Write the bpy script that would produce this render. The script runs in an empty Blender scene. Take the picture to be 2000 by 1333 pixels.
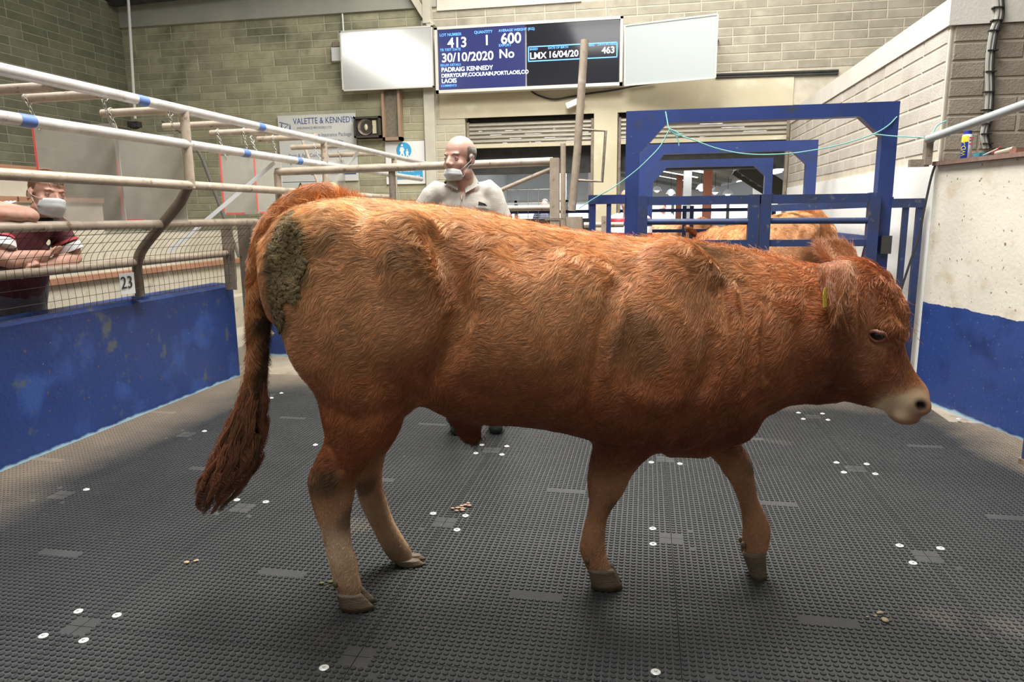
import bpy, math, random
import numpy as np
from mathutils import Vector, Matrix
random.seed(7); RNG = np.random.default_rng(7)
C = bpy.context.scene.collection
SC = bpy.context.scene
# ---------------------------------------------------------------- camera, world, lights, exposure
FPX, CAMH, PITCH, YAW, ROLL = 1380.0, 1.386, .1778, .1868, -.0114
FW = np.array([-math.sin(YAW)*math.cos(PITCH), math.cos(YAW)*math.cos(PITCH), -math.sin(PITCH)])
_r = np.array([math.cos(YAW), math.sin(YAW), 0.0]); _u = np.cross(_r, FW)
RT = math.cos(ROLL)*_r + math.sin(ROLL)*_u; UP = -math.sin(ROLL)*_r + math.cos(ROLL)*_u
EYE = np.array([0, 0, CAMH])
cam = bpy.data.cameras.new('camera'); camo = bpy.data.objects.new('camera', cam); C.objects.link(camo)
cam.sensor_width = 36; cam.lens = FPX*36/2000; cam.clip_end = 200; cam.clip_start = .05
camo.matrix_world = Matrix(((RT[0], UP[0], -FW[0], 0), (RT[1], UP[1], -FW[1], 0), (RT[2], UP[2], -FW[2], CAMH), (0, 0, 0, 1)))
SC.camera = camo
SC.view_settings.view_transform = 'Standard'; SC.view_settings.look = 'None'
SC.view_settings.gamma = 1; SC.view_settings.use_curve_mapping = False
SC.view_settings.exposure = 0.4
W = bpy.data.worlds.new('overcast_sky'); SC.world = W; W.use_nodes = True
W.node_tree.nodes['Background'].inputs[0].default_value = (.93, .97, 1, 1)
W.node_tree.nodes['Background'].inputs[1].default_value = 0.14
def area(name, loc, size, power, col, rot=(0, 0, 0)):
    l = bpy.data.lights.new(name, 'AREA'); l.shape = 'RECTANGLE'; l.size, l.size_y = size; l.energy = power; l.color = col
    o = bpy.data.objects.new(name, l); o.location = loc; o.rotation_euler = rot; C.objects.link(o); return o
# translucent roof sheets over the ring, daylight falls through them
area('rooflight', (-.8, 4.2, 6.3), (2.6, 3.6), 640, (1, .985, .95))
area('rooflight', (-.8, .2, 6.3), (2.6, 3.0), 150, (1, .985, .95))
area('rooflight', (-1.0, 8.6, 6.3), (3.6, 2.4), 245, (1, .975, .90))
area('rooflight', (-6.35, 3.1, 5.30), (1.5, 6.4), 95, (1, .98, .93), (0, -.23, 0))
area('rooflight', (2.6, 8.0, 6.3), (2.0, 3), 125, (1, .97, .92))
# added lamp hidden above the doorway beam, brightens the shed behind the back wall
area('shed_fill_light', (-1.6, 17, 3.0), (5, 7), 800, (1, 1, 1))

# ---------------------------------------------------------------- helpers
def ray(x, y): return (x-1000)/FPX*RT - (y-666.5)/FPX*UP + FW
def onX(x, y, X): d = ray(x, y); return EYE + X/d[0]*d
def onY(x, y, Y): d = ray(x, y); return EYE + Y/d[1]*d
def onZ(x, y, Z=0.0): d = ray(x, y); return EYE + (Z-CAMH)/d[2]*d
def proj(P):
    d = np.asarray(P, float) - EYE; w = d @ FW
    return 1000 + FPX*(d @ RT)/w, 666.5 - FPX*(d @ UP)/w
WLOC = {}
def tag(o, label=None, cat=None, group=None, kind=None):
    if label: o['label'] = label
    if cat: o['category'] = cat
    if group: o['group'] = group
    if kind: o['kind'] = kind
    return o
def thing(name, label, cat, loc=(0, 0, 0), group=None):
    o = bpy.data.objects.new(name, None); o.empty_display_size = .1; C.objects.link(o); o.location = loc
    WLOC[o.name] = Vector(loc); return tag(o, label, cat, group)
def link(o, parent=None):
    C.objects.link(o)
    if parent is not None:
        o.parent = parent; o.matrix_parent_inverse = Matrix.Translation(-WLOC.get(parent.name, Vector((0, 0, 0))))
    return o
def make(name, verts, faces, mat, parent=None, smooth=False, loc=None, **kw):
    me = bpy.data.meshes.new(name)
    verts = np.asarray(verts, float)
    if loc is None:
        if parent is None and len(verts):
            mn, mx = verts.min(0), verts.max(0); loc = np.array([(mn[0]+mx[0])/2, (mn[1]+mx[1])/2, mn[2]])
        else: loc = np.zeros(3)
    me.from_pydata((verts-np.asarray(loc)).tolist(), [], faces)
    if smooth: me.polygons.foreach_set('use_smooth', [True]*len(me.polygons))
    me.update()
    for m in (mat if isinstance(mat, (list, tuple)) else [mat]): me.materials.append(m)
    o = bpy.data.objects.new(name, me); o.location = loc.tolist() if hasattr(loc, 'tolist') else loc
    link(o, parent); WLOC[o.name] = Vector(o.location); return tag(o, **kw)
def nrm(v): v = np.asarray(v, float); return v/(np.linalg.norm(v)+1e-12)
class MB:
    def __init__(s): s.v = []; s.f = []; s.mi = []; s.cur = 0
    def add(s, V, F):
        b = len(s.v); s.v += [tuple(map(float, p)) for p in V]; s.f += [[i+b for i in f] for f in F]; s.mi += [s.cur]*len(F); return s
    def box(s, lo, hi, bev=0.0):
        x0, y0, z0 = lo; x1, y1, z1 = hi
        return s.hexa([(x0,y0,z0),(x1,y0,z0),(x1,y1,z0),(x0,y1,z0),(x0,y0,z1),(x1,y0,z1),(x1,y1,z1),(x0,y1,z1)])
    def hexa(s, P):
        return s.add(P, [[0,3,2,1],[4,5,6,7],[0,1,5,4],[1,2,6,5],[2,3,7,6],[3,0,4,7]])
    def bar(s, p, q, w, h, up=(0, 0, 1)):            # square bar between two points, w along the side axis, h along up
        p, q = np.array(p, float), np.array(q, float); t = nrm(q-p); a = np.cross(t, up)
        a = nrm(a) if np.linalg.norm(a) > 1e-4 else np.array([1., 0, 0]); b = np.cross(a, t)
        a = a*w/2; b = b*h/2
        return s.hexa([p-a-b, p+a-b, p+a+b, p-a+b, q-a-b, q+a-b, q+a+b, q-a+b][0:4]+[q-a-b, q+a-b, q+a+b, q-a+b])
    def tube(s, P, r, n=10, cap=True):
        P = [np.array(p, float) for p in P]; R = r if hasattr(r, '__len__') else [r]*len(P)
        a = None; V = []
        for i, p in enumerate(P):
            t = nrm(P[min(i+1, len(P)-1)]-P[max(i-1, 0)])
            if a is None: a = np.cross(t, (0, 0, 1)); a = nrm(a) if np.linalg.norm(a) > .05 else nrm(np.cross(t, (0, 1, 0)))
            a = nrm(a - t*(a @ t)); b = np.cross(t, a)
            for k in range(n):
                g = 2*math.pi*k/n; V.append(p+R[i]*(math.cos(g)*a+math.sin(g)*b))
        F = [[i*n+k, i*n+(k+1) % n, (i+1)*n+(k+1) % n, (i+1)*n+k] for i in range(len(P)-1) for k in range(n)]
        if cap: F += [list(range(n))[::-1], list(range((len(P)-1)*n, len(P)*n))]
        return s.add(V, F)
    def poly(s, pts, d):                             # extrude a planar polygon by the vector d
        n = len(pts); d = np.array(d, float); V = [np.array(p, float) for p in pts]; V += [p+d for p in V]
        return s.add(V, [list(range(n))[::-1], list(range(n, 2*n))]+[[i, (i+1) % n, n+(i+1) % n, n+i] for i in range(n)])
    def disc(s, c, r, ax, h, n=16):
        ax = nrm(ax); return s.tube([np.array(c), np.array(c)+ax*h], r, n)
    def ball(s, c, r, nu=12, nv=8, rot=None):
        r = np.array(r if hasattr(r, '__len__') else (r, r, r), float); V = []; F = []
        for j in range(1, nv):
            th = math.pi*j/nv
            for i in range(nu):
                ph = 2*math.pi*i/nu; V.append([math.sin(th)*math.cos(ph), math.sin(th)*math.sin(ph), math.cos(th)])
        V += [[0, 0, 1], [0, 0, -1]]; V = np.array(V)*r
        if rot is not None: V = V @ np.array(rot).T
        V = V+np.array(c)
        for j in range(nv-2):
            for i in range(nu): F.append([j*nu+i, (j+1)*nu+i, (j+1)*nu+(i+1) % nu, j*nu+(i+1) % nu])
        T = (nv-1)*nu
        for i in range(nu): F.append([T, i, (i+1) % nu]); F.append([T+1, (nv-2)*nu+(i+1) % nu, (nv-2)*nu+i])
        return s.add(V, F)
    def build(s, name, mat, parent=None, smooth=False, **kw):
        o = make(name, s.v, s.f, mat, parent, smooth, **kw)
        if isinstance(mat, (list, tuple)): o.data.polygons.foreach_set('material_index', s.mi)
        if smooth:
            try: o.data.set_sharp_from_angle(angle=math.radians(38))
            except Exception: pass
        return o
def cr(P, n=6):                                       # Catmull-Rom through P
    P = np.array(P, float); Q = np.vstack([2*P[0]-P[1], P, 2*P[-1]-P[-2]]); out = []
    for i in range(1, len(Q)-2):
        for k in range(n):
            t = k/n; a, b, c, d = Q[i-1], Q[i], Q[i+1], Q[i+2]
            out.append(.5*((2*b)+(-a+c)*t+(2*a-5*b+4*c-d)*t*t+(-a+3*b-3*c+d)*t**3))
    out.append(P[-1]); return np.array(out)

# ---- materials
MATS = {}
def pm(name, c1, c2=None, scale=4, rough=.6, metal=0, bump=0, bscale=60, spots=(), det=6, objrand=0, stretch=(1, 1, 1), emis=None, alpha=1, spec=.5, c3=None):
    """procedural material in world space: two colours mixed by noise, spots = (colour, scale, threshold, softness)"""
    m = bpy.data.materials.new(name); m.use_nodes = True; MATS[name] = m
    N, L = m.node_tree.nodes, m.node_tree.links; b = N['Principled BSDF']
    b.inputs['Roughness'].default_value = rough; b.inputs['Metallic'].default_value = metal
    b.inputs['Specular IOR Level'].default_value = spec
    g = N.new('ShaderNodeNewGeometry'); mp = N.new('ShaderNodeMapping'); mp.inputs['Scale'].default_value = stretch
    L.new(g.outputs['Position'], mp.inputs['Vector'])
    def noise(sc, d=det, rg=.55):
        n = N.new('ShaderNodeTexNoise'); n.inputs['Scale'].default_value = sc; n.inputs['Detail'].default_value = d; n.inputs['Roughness'].default_value = rg
        L.new(mp.outputs[0], n.inputs['Vector']); return n
    def ramp(src, a, e):
        r = N.new('ShaderNodeMapRange'); r.inputs['From Min'].default_value = a; r.inputs['From Max'].default_value = e; r.clamp = True
        L.new(src, r.inputs['Value']); return r.outputs[0]
    def mix(f, a, bb, mode='MIX'):
        x = N.new('ShaderNodeMix'); x.data_type = 'RGBA'; x.blend_type = mode
        for s_, v in ((x.inputs['Factor'], f), (x.inputs[6], a), (x.inputs[7], bb)):
            if isinstance(v, (int, float)): s_.default_value = v
            elif isinstance(v, (tuple, list)): s_.default_value = (*v[:3], 1)
            else: L.new(v, s_)
        return x.outputs[2]
    col = c1
    if c2: col = mix(ramp(noise(scale).outputs[0], .35, .65), c1, c2)
    if c3: col = mix(ramp(noise(scale*.23, 3).outputs[0], .42, .6), col, c3)
    if objrand:
        oi = N.new('ShaderNodeObjectInfo'); ri = N.new('ShaderNodeMath'); ri.operation = 'ADD'
        L.new(oi.outputs['Random'], ri.inputs[0]); L.new(g.outputs['Random Per Island'], ri.inputs[1])
        fr = N.new('ShaderNodeMath'); fr.operation = 'FRACT'; L.new(ri.outputs[0], fr.inputs[0])
        mr = N.new('ShaderNodeMapRange'); mr.inputs['To Min'].default_value = 1-objrand; mr.inputs['To Max'].default_value = 1+objrand; L.new(fr.outputs[0], mr.inputs['Value'])
        hs = N.new('ShaderNodeHueSaturation'); L.new(mr.outputs[0], hs.inputs['Value'])
        if isinstance(col, tuple): hs.inputs['Color'].default_value = (*col, 1)
        else: L.new(col, hs.inputs['Color'])
        col = hs.outputs[0]
    for sc_, ss, th, so in spots: col = mix(ramp(noise(ss).outputs[0], th, th+so), col, sc_)
    if isinstance(col, tuple): b.inputs['Base Color'].default_value = (*col, 1)
    else: L.new(col, b.inputs['Base Color'])
    if bump:
        bp = N.new('ShaderNodeBump'); bp.inputs['Strength'].default_value = bump; bp.inputs['Distance'].default_value = .01
        L.new(noise(bscale, 4).outputs[0], bp.inputs['Height']); L.new(bp.outputs[0], b.inputs['Normal'])
    if emis: b.inputs['Emission Color'].default_value = (*emis[0], 1); b.inputs['Emission Strength'].default_value = emis[1]
    if alpha < 1: b.inputs['Alpha'].default_value = alpha
    return m
# ---------------------------------------------------------------- materials
def pband(name, low, high, z, rough=.55, edge=.012, spots=(), lowspots=(), rim=None, bump=.3):
    m = pm(name, high, tuple(c*.86 for c in high), scale=2.5, rough=rough, spots=spots, bump=bump, bscale=35)
    N, L = m.node_tree.nodes, m.node_tree.links; b = N['Principled BSDF']; src = b.inputs['Base Color'].links[0].from_socket
    g = N.new('ShaderNodeNewGeometry'); sx = N.new('ShaderNodeSeparateXYZ'); L.new(g.outputs['Position'], sx.inputs[0])
    n = N.new('ShaderNodeTexNoise'); n.inputs['Scale'].default_value = 9; n.inputs['Detail'].default_value = 6; L.new(g.outputs['Position'], n.inputs['Vector'])
    a = N.new('ShaderNodeMath'); a.operation = 'MULTIPLY_ADD'; a.inputs[1].default_value = edge*4; L.new(n.outputs[0], a.inputs[0]); L.new(sx.outputs[2], a.inputs[2])
    def step(z0, w_):
        r = N.new('ShaderNodeMapRange'); r.inputs['From Min'].default_value = z0+edge*2; r.inputs['From Max'].default_value = z0+edge*2+w_; L.new(a.outputs[0], r.inputs['Value']); return r.outputs[0]
    def mix(f, A, B):
        x = N.new('ShaderNodeMix'); x.data_type = 'RGBA'; L.new(f, x.inputs['Factor'])
        for s_, v in ((x.inputs[6], A), (x.inputs[7], B)):
            if isinstance(v, tuple): s_.default_value = (*v, 1)
            else: L.new(v, s_)
        return x.outputs[2]
    lo = low
    for c, sc, th, so in lowspots:
        n2 = N.new('ShaderNodeTexNoise'); n2.inputs['Scale'].default_value = sc; n2.inputs['Detail'].default_value = 8; L.new(g.outputs['Position'], n2.inputs['Vector'])
        r = N.new('ShaderNodeMapRange'); r.inputs['From Min'].default_value = th; r.inputs['From Max'].default_value = th+so; L.new(n2.outputs[0], r.inputs['Value'])
        lo = mix(r.outputs[0], lo, c)
    col = mix(step(z, .004), lo, src)
    if rim: L.new(mix(step(.012, .015), rim, col), b.inputs['Base Color'])
    else: L.new(col, b.inputs['Base Color'])
    return m
BLUE = (.021, .052, .205)
blue_paint = pband('blue_wall_paint', BLUE, BLUE, -3, rough=.38, rim=(.35, .55, .68), spots=[((.035, .085, .30), 3.1, .52, .12), ((.09, .11, .13), 7, .61, .1), ((.30, .45, .62), 60, .70, .02), ((.16, .09, .05), 26, .66, .04)])
cream_blue = pband('cream_over_blue_paint', BLUE, (.72, .67, .56), .72, rough=.42, spots=[((.22, .17, .11), 30, .655, .03), ((.55, .47, .34), 5, .56, .15)],
                   lowspots=[((.012, .03, .13), 5, .5, .2), ((.16, .19, .24), 60, .66, .06)], rim=(.35, .5, .6))
block_green = pm('green_grey_block', (.30, .285, .185), (.40, .375, .25), 5, .9, bump=.5, bscale=90, objrand=.17, spots=[((.12, .125, .075), 1.1, .56, .15), ((.36, .33, .24), 2.3, .62, .15)])
block_warm = pm('warm_grey_block', (.34, .31, .24), (.42, .38, .30), 5, .9, bump=.5, bscale=90, objrand=.10, spots=[((.23, .21, .16), 1.3, .58, .16), ((.5, .45, .36), 3, .62, .1)])
block_dark = pm('dark_olive_block', (.135, .138, .088), (.185, .18, .12), 4, .9, bump=.5, bscale=80, objrand=.16, spots=[((.27, .26, .2), 1.2, .62, .1)])  # darker olive blocks for the left wall
block_race = pm('pale_grey_block', (.44, .40, .345), (.51, .47, .41), 4, .9, bump=.5, bscale=90, objrand=.06, spots=[((.36, .31, .25), 2.1, .6, .14)])
block_brown = pm('brown_grey_block', (.25, .215, .165), (.31, .27, .21), 6, .9, bump=.6, bscale=90, objrand=.08)
mortar_g = pm('green_mortar', (.40, .39, .28), (.46, .44, .32), 9, .95)
mortar_w = pm('pale_mortar', (.62, .56, .45), (.52, .47, .37), 9, .95)
mortar_d = pm('dark_mortar', (.25, .25, .185), (.29, .28, .21), 9, .95)
plaster = pm('cream_plaster', (.62, .56, .40), (.54, .48, .33), 1.6, .8, bump=.2, bscale=25, spots=[((.33, .29, .2), 14, .68, .06), ((.7, .66, .52), 2.4, .58, .14)])
cap_white = pm('white_concrete_cap', (.64, .61, .55), (.58, .54, .48), 3, .8, bump=.2, spots=[((.35, .3, .25), 34, .73, .03)])
beam_grey = pm('grey_concrete_beam', (.33, .33, .29), (.40, .39, .33), 2, .85, bump=.3)
white_low = pband('white_lower_paint', (.86, .85, .80), (.50, .45, .38), 1.75, rough=.6, edge=.03)
concrete = pm('concrete', (.30, .255, .19), (.40, .34, .26), 3, .85, bump=.5, bscale=30, spots=[((.2, .16, .11), 5, .6, .12)])
tier_con = pm('tier_concrete', (.42, .375, .30), (.50, .45, .36), 2.2, .85, bump=.4, bscale=40, spots=[((.28, .24, .18), 7, .62, .12)], c3=(.36, .33, .25))
board_wood = pm('brown_edge_board', (.33, .165, .10), (.25, .12, .07), 5, .55, stretch=(8, .5, 8))
dark_steel = pm('dark_steel', (.03, .032, .03), (.05, .05, .045), 8, .7)
galv = pm('galvanised_pipe', (.62, .60, .58), (.54, .51, .47), 9, .34, .25, spots=[((.33, .25, .17), 24, .66, .05), ((.75, .73, .70), 4, .55, .1)])
beige_pipe = pm('worn_beige_pipe', (.47, .39, .30), (.37, .30, .23), 10, .42, .15, bump=.15, bscale=80, spots=[((.20, .13, .085), 20, .62, .08), ((.62, .54, .45), 6, .6, .1)])
brown_pipe = pm('muddy_brown_pipe', (.15, .115, .085), (.21, .165, .12), 12, .55, .1, bump=.3, bscale=70)
rusty = pm('rusty_grey_steel', (.23, .185, .14), (.31, .26, .20), 9, .6, .2, bump=.4, bscale=60, spots=[((.12, .07, .045), 13, .6, .1)])
blue_steel = pm('blue_gate_paint', (.021, .042, .165), (.026, .05, .19), 6, .42, spots=[((.11, .13, .16), 20, .67, .04), ((.045, .05, .07), 4, .62, .1)])
blue_worn = pm('worn_blue_gate_paint', (.035, .05, .11), (.03, .055, .17), 7, .45, .1, spots=[((.12, .13, .14), 20, .62, .08)])
blue_tape = pm('blue_tape', (.10, .18, .45), rough=.5)
rubber = pm('black_rubber', (.020, .021, .022), (.028, .029, .030), 3, .46, bump=.25, bscale=120, spots=[((.12, .10, .075), 1.3, .63, .16), ((.09, .08, .06), 23, .70, .06)], spec=.42)
def dusty_rubber():                                  # dust trodden in along the wall and in the far corners, by place on the floor
    m = rubber; N, L = m.node_tree.nodes, m.node_tree.links; b = N['Principled BSDF']; src = b.inputs['Base Color'].links[0].from_socket
    g = N.new('ShaderNodeNewGeometry'); sx = N.new('ShaderNodeSeparateXYZ'); L.new(g.outputs['Position'], sx.inputs[0])
    n = N.new('ShaderNodeTexNoise'); n.inputs['Scale'].default_value = 2.2; n.inputs['Detail'].default_value = 7; L.new(g.outputs['Position'], n.inputs['Vector'])
    def band(sock, a, b_, w_):
        ma = N.new('ShaderNodeMath'); ma.operation = 'MULTIPLY_ADD'; ma.inputs[1].default_value = w_; L.new(n.outputs[0], ma.inputs[0]); L.new(sock, ma.inputs[2])
        r = N.new('ShaderNodeMapRange'); r.inputs['From Min'].default_value = a+w_/2; r.inputs['From Max'].default_value = b_+w_/2; L.new(ma.outputs[0], r.inputs['Value']); return r.outputs[0]
    for f in (band(sx.outputs[0], -2.85, -3.45, .5), band(sx.outputs[0], 1.85, 2.15, .5), band(sx.outputs[1], 5.0, 5.6, .5)):
        x = N.new('ShaderNodeMix'); x.data_type = 'RGBA'; mm = N.new('ShaderNodeMath'); mm.operation = 'MULTIPLY'; mm.inputs[1].default_value = .8; L.new(f, mm.inputs[0])
        L.new(mm.outputs[0], x.inputs['Factor']); L.new(src, x.inputs[6]); x.inputs[7].default_value = (.25, .20, .145, 1); src = x.outputs[2]
    L.new(src, b.inputs['Base Color'])
dusty_rubber()
_r1 = rubber
rubber = pm('dusty_rubber_base', (.029, .030, .030), (.041, .041, .040), 5, .6, bump=.25, bscale=120, spots=[((.14, .12, .09), 1.3, .62, .16), ((.12, .11, .09), 23, .68, .06)])
dusty_rubber(); rubber_base = rubber; rubber = _r1
washer = pm('zinc_washer', (.72, .72, .68), rough=.4, metal=.3)
white_board = pm('white_board_gloss', (.72, .72, .70), rough=.14, metal=.45)
white_board2 = pm('white_board_matt', (.40, .44, .44), rough=.5)
black_plastic = pm('black_plastic', (.012, .012, .014), rough=.25)
white_plastic = pm('white_plastic', (.78, .78, .75), rough=.45)
grey_frame = pm('pale_grey_frame', (.60, .58, .52), rough=.45)
steel_cream = pm('cream_painted_steel', (.58, .55, .45), (.5, .47, .38), 4, .5)
slat_m = pm('shutter_slat', (.42, .39, .31), (.33, .30, .24), 7, .45, .3, stretch=(1, 1, 6), spots=[((.2, .17, .12), 9, .64, .1)])
sheet_white = pm('white_cladding', (.80, .82, .84), rough=.5)
red_tape = pm('red_tape', (.85, .13, .12), rough=.5)
wire_dark = pm('rusty_wire', (.06, .05, .04), rough=.6, metal=.3)
wire_lt = pm('galvanised_wire', (.48, .46, .42), rough=.4, metal=.4)
chain_m = pm('zinc_chain', (.45, .43, .38), rough=.4, metal=.5)
cable_m = pm('black_cable', (.02, .02, .02), rough=.5)
shelf_wood = pm('brown_shelf_board', (.20, .12, .095), (.26, .17, .14), 8, .5, stretch=(1, 6, 1))
red_col = pm('red_oxide_steel', (.35, .12, .07), rough=.6)

# ---------------------------------------------------------------- ground, mats
o = make('floor', [(-14, -6, 0), (12, -6, 0), (12, 40, 0), (-14, 40, 0)], [[0, 1, 2, 3]], concrete, loc=(0, 0, 0), kind='structure'); FLOOR = o
MX, MY, MT = .135, 2.89, .018
def stud_mesh(nx, ny, x0, y0, name):                  # rubber studs on a mat, bare bar in the middle and bare pads in the corners
    p = 1/42; V = []; F = []; n = 8
    ring = np.array([[math.cos(2*math.pi*k/n), math.sin(2*math.pi*k/n)] for k in range(n)])
    for i in range(nx):
        for j in range(ny):
            x, y = x0+(i+.5)*p, y0+(j+.5)*p
            if abs(x-.5) < .10 and abs(y-.46) < .024: continue
            dx, dy = min(x, 1-x), min(y, 1-y)
            if dx < .045 and dy < .045: continue
            if abs(dx-.077) < .014 and abs(dy-.075) < .014: continue
            b = len(V)
            V += [(x+.0098*c, y+.0098*s, 0) for c, s in ring]+[(x+.0080*c, y+.0080*s, .0038) for c, s in ring]
            F += [[b+k, b+(k+1) % n, b+n+(k+1) % n, b+n+k] for k in range(n)]+[list(range(b+n, b+2*n))]
    me = bpy.data.meshes.new(name); me.from_pydata(V, [], F); me.materials.append(rubber); me.update(); return me
studs_full = stud_mesh(42, 42, 0, 0, 'studs')
bolt = MB(); bolt.tube([(0, 0, 0), (0, 0, .003), (0, 0, .0045)], [.0155, .0155, .013], 12); bolt.tube([(0, 0, .004), (0, 0, .009)], [.006, .005], 6)
bolt_me = None
for i in range(-4, 3):
    for j in range(-3, 3):
        x0, y0 = MX+i, MY+j
        xa, xb = max(x0, -3.47), x0+1; yb = min(y0+1, 5.6)
        if i == 2: continue
        if i == 1 and yb > 5.01: xb = 1.98
        c = MB().hexa([(xa+.0004, y0+.0004, 0), (xb-.0004, y0+.0004, 0), (xb-.0004, yb-.0004, 0), (xa+.0004, yb-.0004, 0), (xa+.0012, y0+.0012, MT), (xb-.0012, y0+.0012, MT), (xb-.0012, yb-.0012, MT), (xa+.0012, yb-.0012, MT)])
        m = c.build('rubber_mat', rubber_base, FLOOR)
        if xb-xa > .99 and yb-y0 > .99: st = bpy.data.objects.new('studs', studs_full)
        else:
            nx = int((xb-xa)*42); ny = int((yb-y0)*42); ox = 1-nx/42 if xa > x0+.01 else 0
            st = bpy.data.objects.new('studs', stud_mesh(nx, ny, ox, 0, 'studs_cut'))
        st.location = (x0, y0, MT); st['kind'] = 'stuff'; link(st, m)
        if xa == x0:
            for k, (dx, dy) in enumerate([(.077, .075), (.923, .075), (.077, .925), (.923, .925)]):
                if random.random() < .22: continue
                if bolt_me is None:
                    b0 = bolt.build('bolt', washer, m); bolt_me = b0.data
                else:
                    b0 = bpy.data.objects.new('bolt', bolt_me); link(b0, m)
                b0.location = (x0+dx, y0+dy, MT+.001)
# mats cut to the slanting right wall
def wx(y): return 1.985+(5.59-y)*.2548
for j in range(-3, 3):
    ya, yb = MY+j, min(MY+j+1, 5.56); x0 = MX+2
    if wx(ya) < x0+.03: continue
    yb = min(yb, 5.59-(x0+.02-1.985)/.2548)
    m = MB().poly([(x0, ya, 0), (wx(ya), ya, 0), (max(wx(yb), x0+.003), yb, 0), (x0, yb, 0)], (0, 0, MT)).build('rubber_mat', rubber_base, FLOOR)
    V = []; F = []; p = 1/42; n = 8
    for a_ in range(28):
        for b_ in range(42):
            x, y = x0+(a_+.5)*p, ya+(b_+.5)*p
            if x > wx(y)-.02 or y > yb-.01: continue
            b0 = len(V); V += [(x+.0098*math.cos(k*math.pi/4), y+.0098*math.sin(k*math.pi/4), MT) for k in range(n)]+[(x+.008*math.cos(k*math.pi/4), y+.008*math.sin(k*math.pi/4), MT+.0038) for k in range(n)]
            F += [[b0+k, b0+(k+1) % n, b0+n+(k+1) % n, b0+n+k] for k in range(n)]+[list(range(b0+n, b0+2*n))]
    if V: make('studs', V, F, rubber, m, kind='stuff')
# ---------------------------------------------------------------- walls
unit_block = None
def block_wall(parent, O, U, Nn, ulen, z0, z1, holes, mat, limit=300, L=.45, hgt=.12, proud=.006, hide=(), brick='block'):
    """courses of blocks laid from z1 down along U from O; the largest in the photo are parts, the rest one joined part"""
    global unit_block
    O, U, Nn = np.array(O, float), np.array(U, float), np.array(Nn, float); cand = []
    if unit_block is None:
        e = .006
        V = [(0,0,0),(1,0,0),(1,0,1),(0,0,1),(.018,1,.06),(.982,1,.06),(.982,1,.94),(.018,1,.94)]
        unit_block = (V, [[4,5,6,7],[0,1,5,4],[1,2,6,5],[2,3,7,6],[3,0,4,7]])
    rows = int((z1-z0)/hgt)
    for r in range(rows):
        zt = z1-r*hgt; off = -.225*((r//2) % 2) - (.0 if r % 2 else .006)
        u = off
        while u < ulen:
            a, b = max(u, 0)+.006, min(u+L, ulen)-.006; u += L
            if b-a < .05: continue
            zb = zt-hgt+.012
            segs = [(a, b)]
            for (ha, hb, hz0, hz1) in holes:
                if zt > hz0+.01 and zb < hz1-.01:
                    ns = []
                    for (p, q) in segs:
                        if q <= ha or p >= hb: ns.append((p, q)); continue
                        if p < ha-.05: ns.append((p, ha-.006))
                        if q > hb+.05: ns.append((hb+.006, q))
                    segs = ns
            for p, q in segs:
                if any(p > ha and q < hb and zb > hz0 and zt < hz1 for (ha, hb, hz0, hz1) in hide): continue
                P = O+U*(p+q)/2; x, y = proj((P[0], P[1], (zt+zb)/2)); d = (np.array([P[0], P[1], zt])-EYE) @ FW
                vis = d > .3 and -20 < x < 2020 and -10 < y < 1343
                x2, _ = proj((*(O+U*p)[:2], zt)); x3, _ = proj((*(O+U*q)[:2], zt))
                cand.append(((abs(x3-x2)*(1380*.11/max(d, .3))) if vis else -1, p, q, zb, zt))
    cand.sort(key=lambda c: -c[0])
    V0, F0 = unit_block; me = None; rest = MB(); nobj = 0
    for k, (s_, p, q, zb, zt) in enumerate(cand):
        pr = proud*(.75+.5*random.random()); org = O+U*p
        if s_ > 0 and nobj < limit:
            if me is None:
                me = bpy.data.meshes.new(brick); me.from_pydata(V0, [], F0); me.materials.append(mat); me.update()
            o = bpy.data.objects.new(brick, me); link(o, parent); nobj += 1
            sc = Matrix.Diagonal((q-p, pr, zt-zb, 1)); R = Matrix(((U[0], Nn[0], 0, org[0]), (U[1], Nn[1], 0, org[1]), (0, 0, 1, zb), (0, 0, 0, 1)))
            o.matrix_basis = R @ sc
        else:
            rest.add([(org+U*v[0]*(q-p)+Nn*v[1]*pr)[:2].tolist()+[zb+v[2]*(zt-zb)] for v in V0], F0)
    if rest.v: rest.build('blockwork', mat, parent, kind='stuff')
YB = 11.1
def struct(mb, name, mat, **k): return mb.build(name, mat, kind='structure', **k)
# left wall of the hall
wl = struct(MB().box((-8.95, 3.0, 0), (-8.65, YB+.3, 4.85)), 'wall_left', mortar_d)
block_wall(wl, (-8.65, 3.0), (0, 1), (1, 0), 8.1, 1.3, 4.82, [], block_dark, limit=290)
# back wall with two doorways
w = MB()
for a, b, z0, z1 in [(-8.95, -2.8, 0, 5.9), (-2.8, -.8, 2.88, 5.9), (-.8, -.45, 0, 5.9), (-.45, 2.02, 2.88, 5.9), (2.02, 9, 0, 5.9)]:
    w.box((a, YB, z0), (b, YB+.3, z1))
wb = struct(w, 'wall_back', mortar_g)
block_wall(wb, (-8.64, YB), (1, 0), (0, -1), 5.30, .0, 4.49, [(2.7, 4.05, 1.6, 3.0)], block_green, limit=215, hide=[(3.95, 5.4, 3.3, 4.2)])
wb2 = struct(MB().box((-3.34, YB-.012, 2.88), (5, YB-.001, 5.6)), 'wall_back_upper', mortar_w)
block_wall(wb2, (-3.34, YB-.012), (1, 0), (0, -1), 8.2, 3.36, 4.44, [], block_warm, limit=110, hide=[(.15, 4.3, 3.3, 4.12)])
block_wall(wb2, (-1.0, YB-.012), (1, 0), (0, -1), 5.8, 4.44, 5.04, [], block_warm, limit=40)
wb3 = struct(MB().box((-3.34, YB-.012, 0), (-2.8, YB-.001, 2.88)), 'wall_back_pier', mortar_w)
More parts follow.
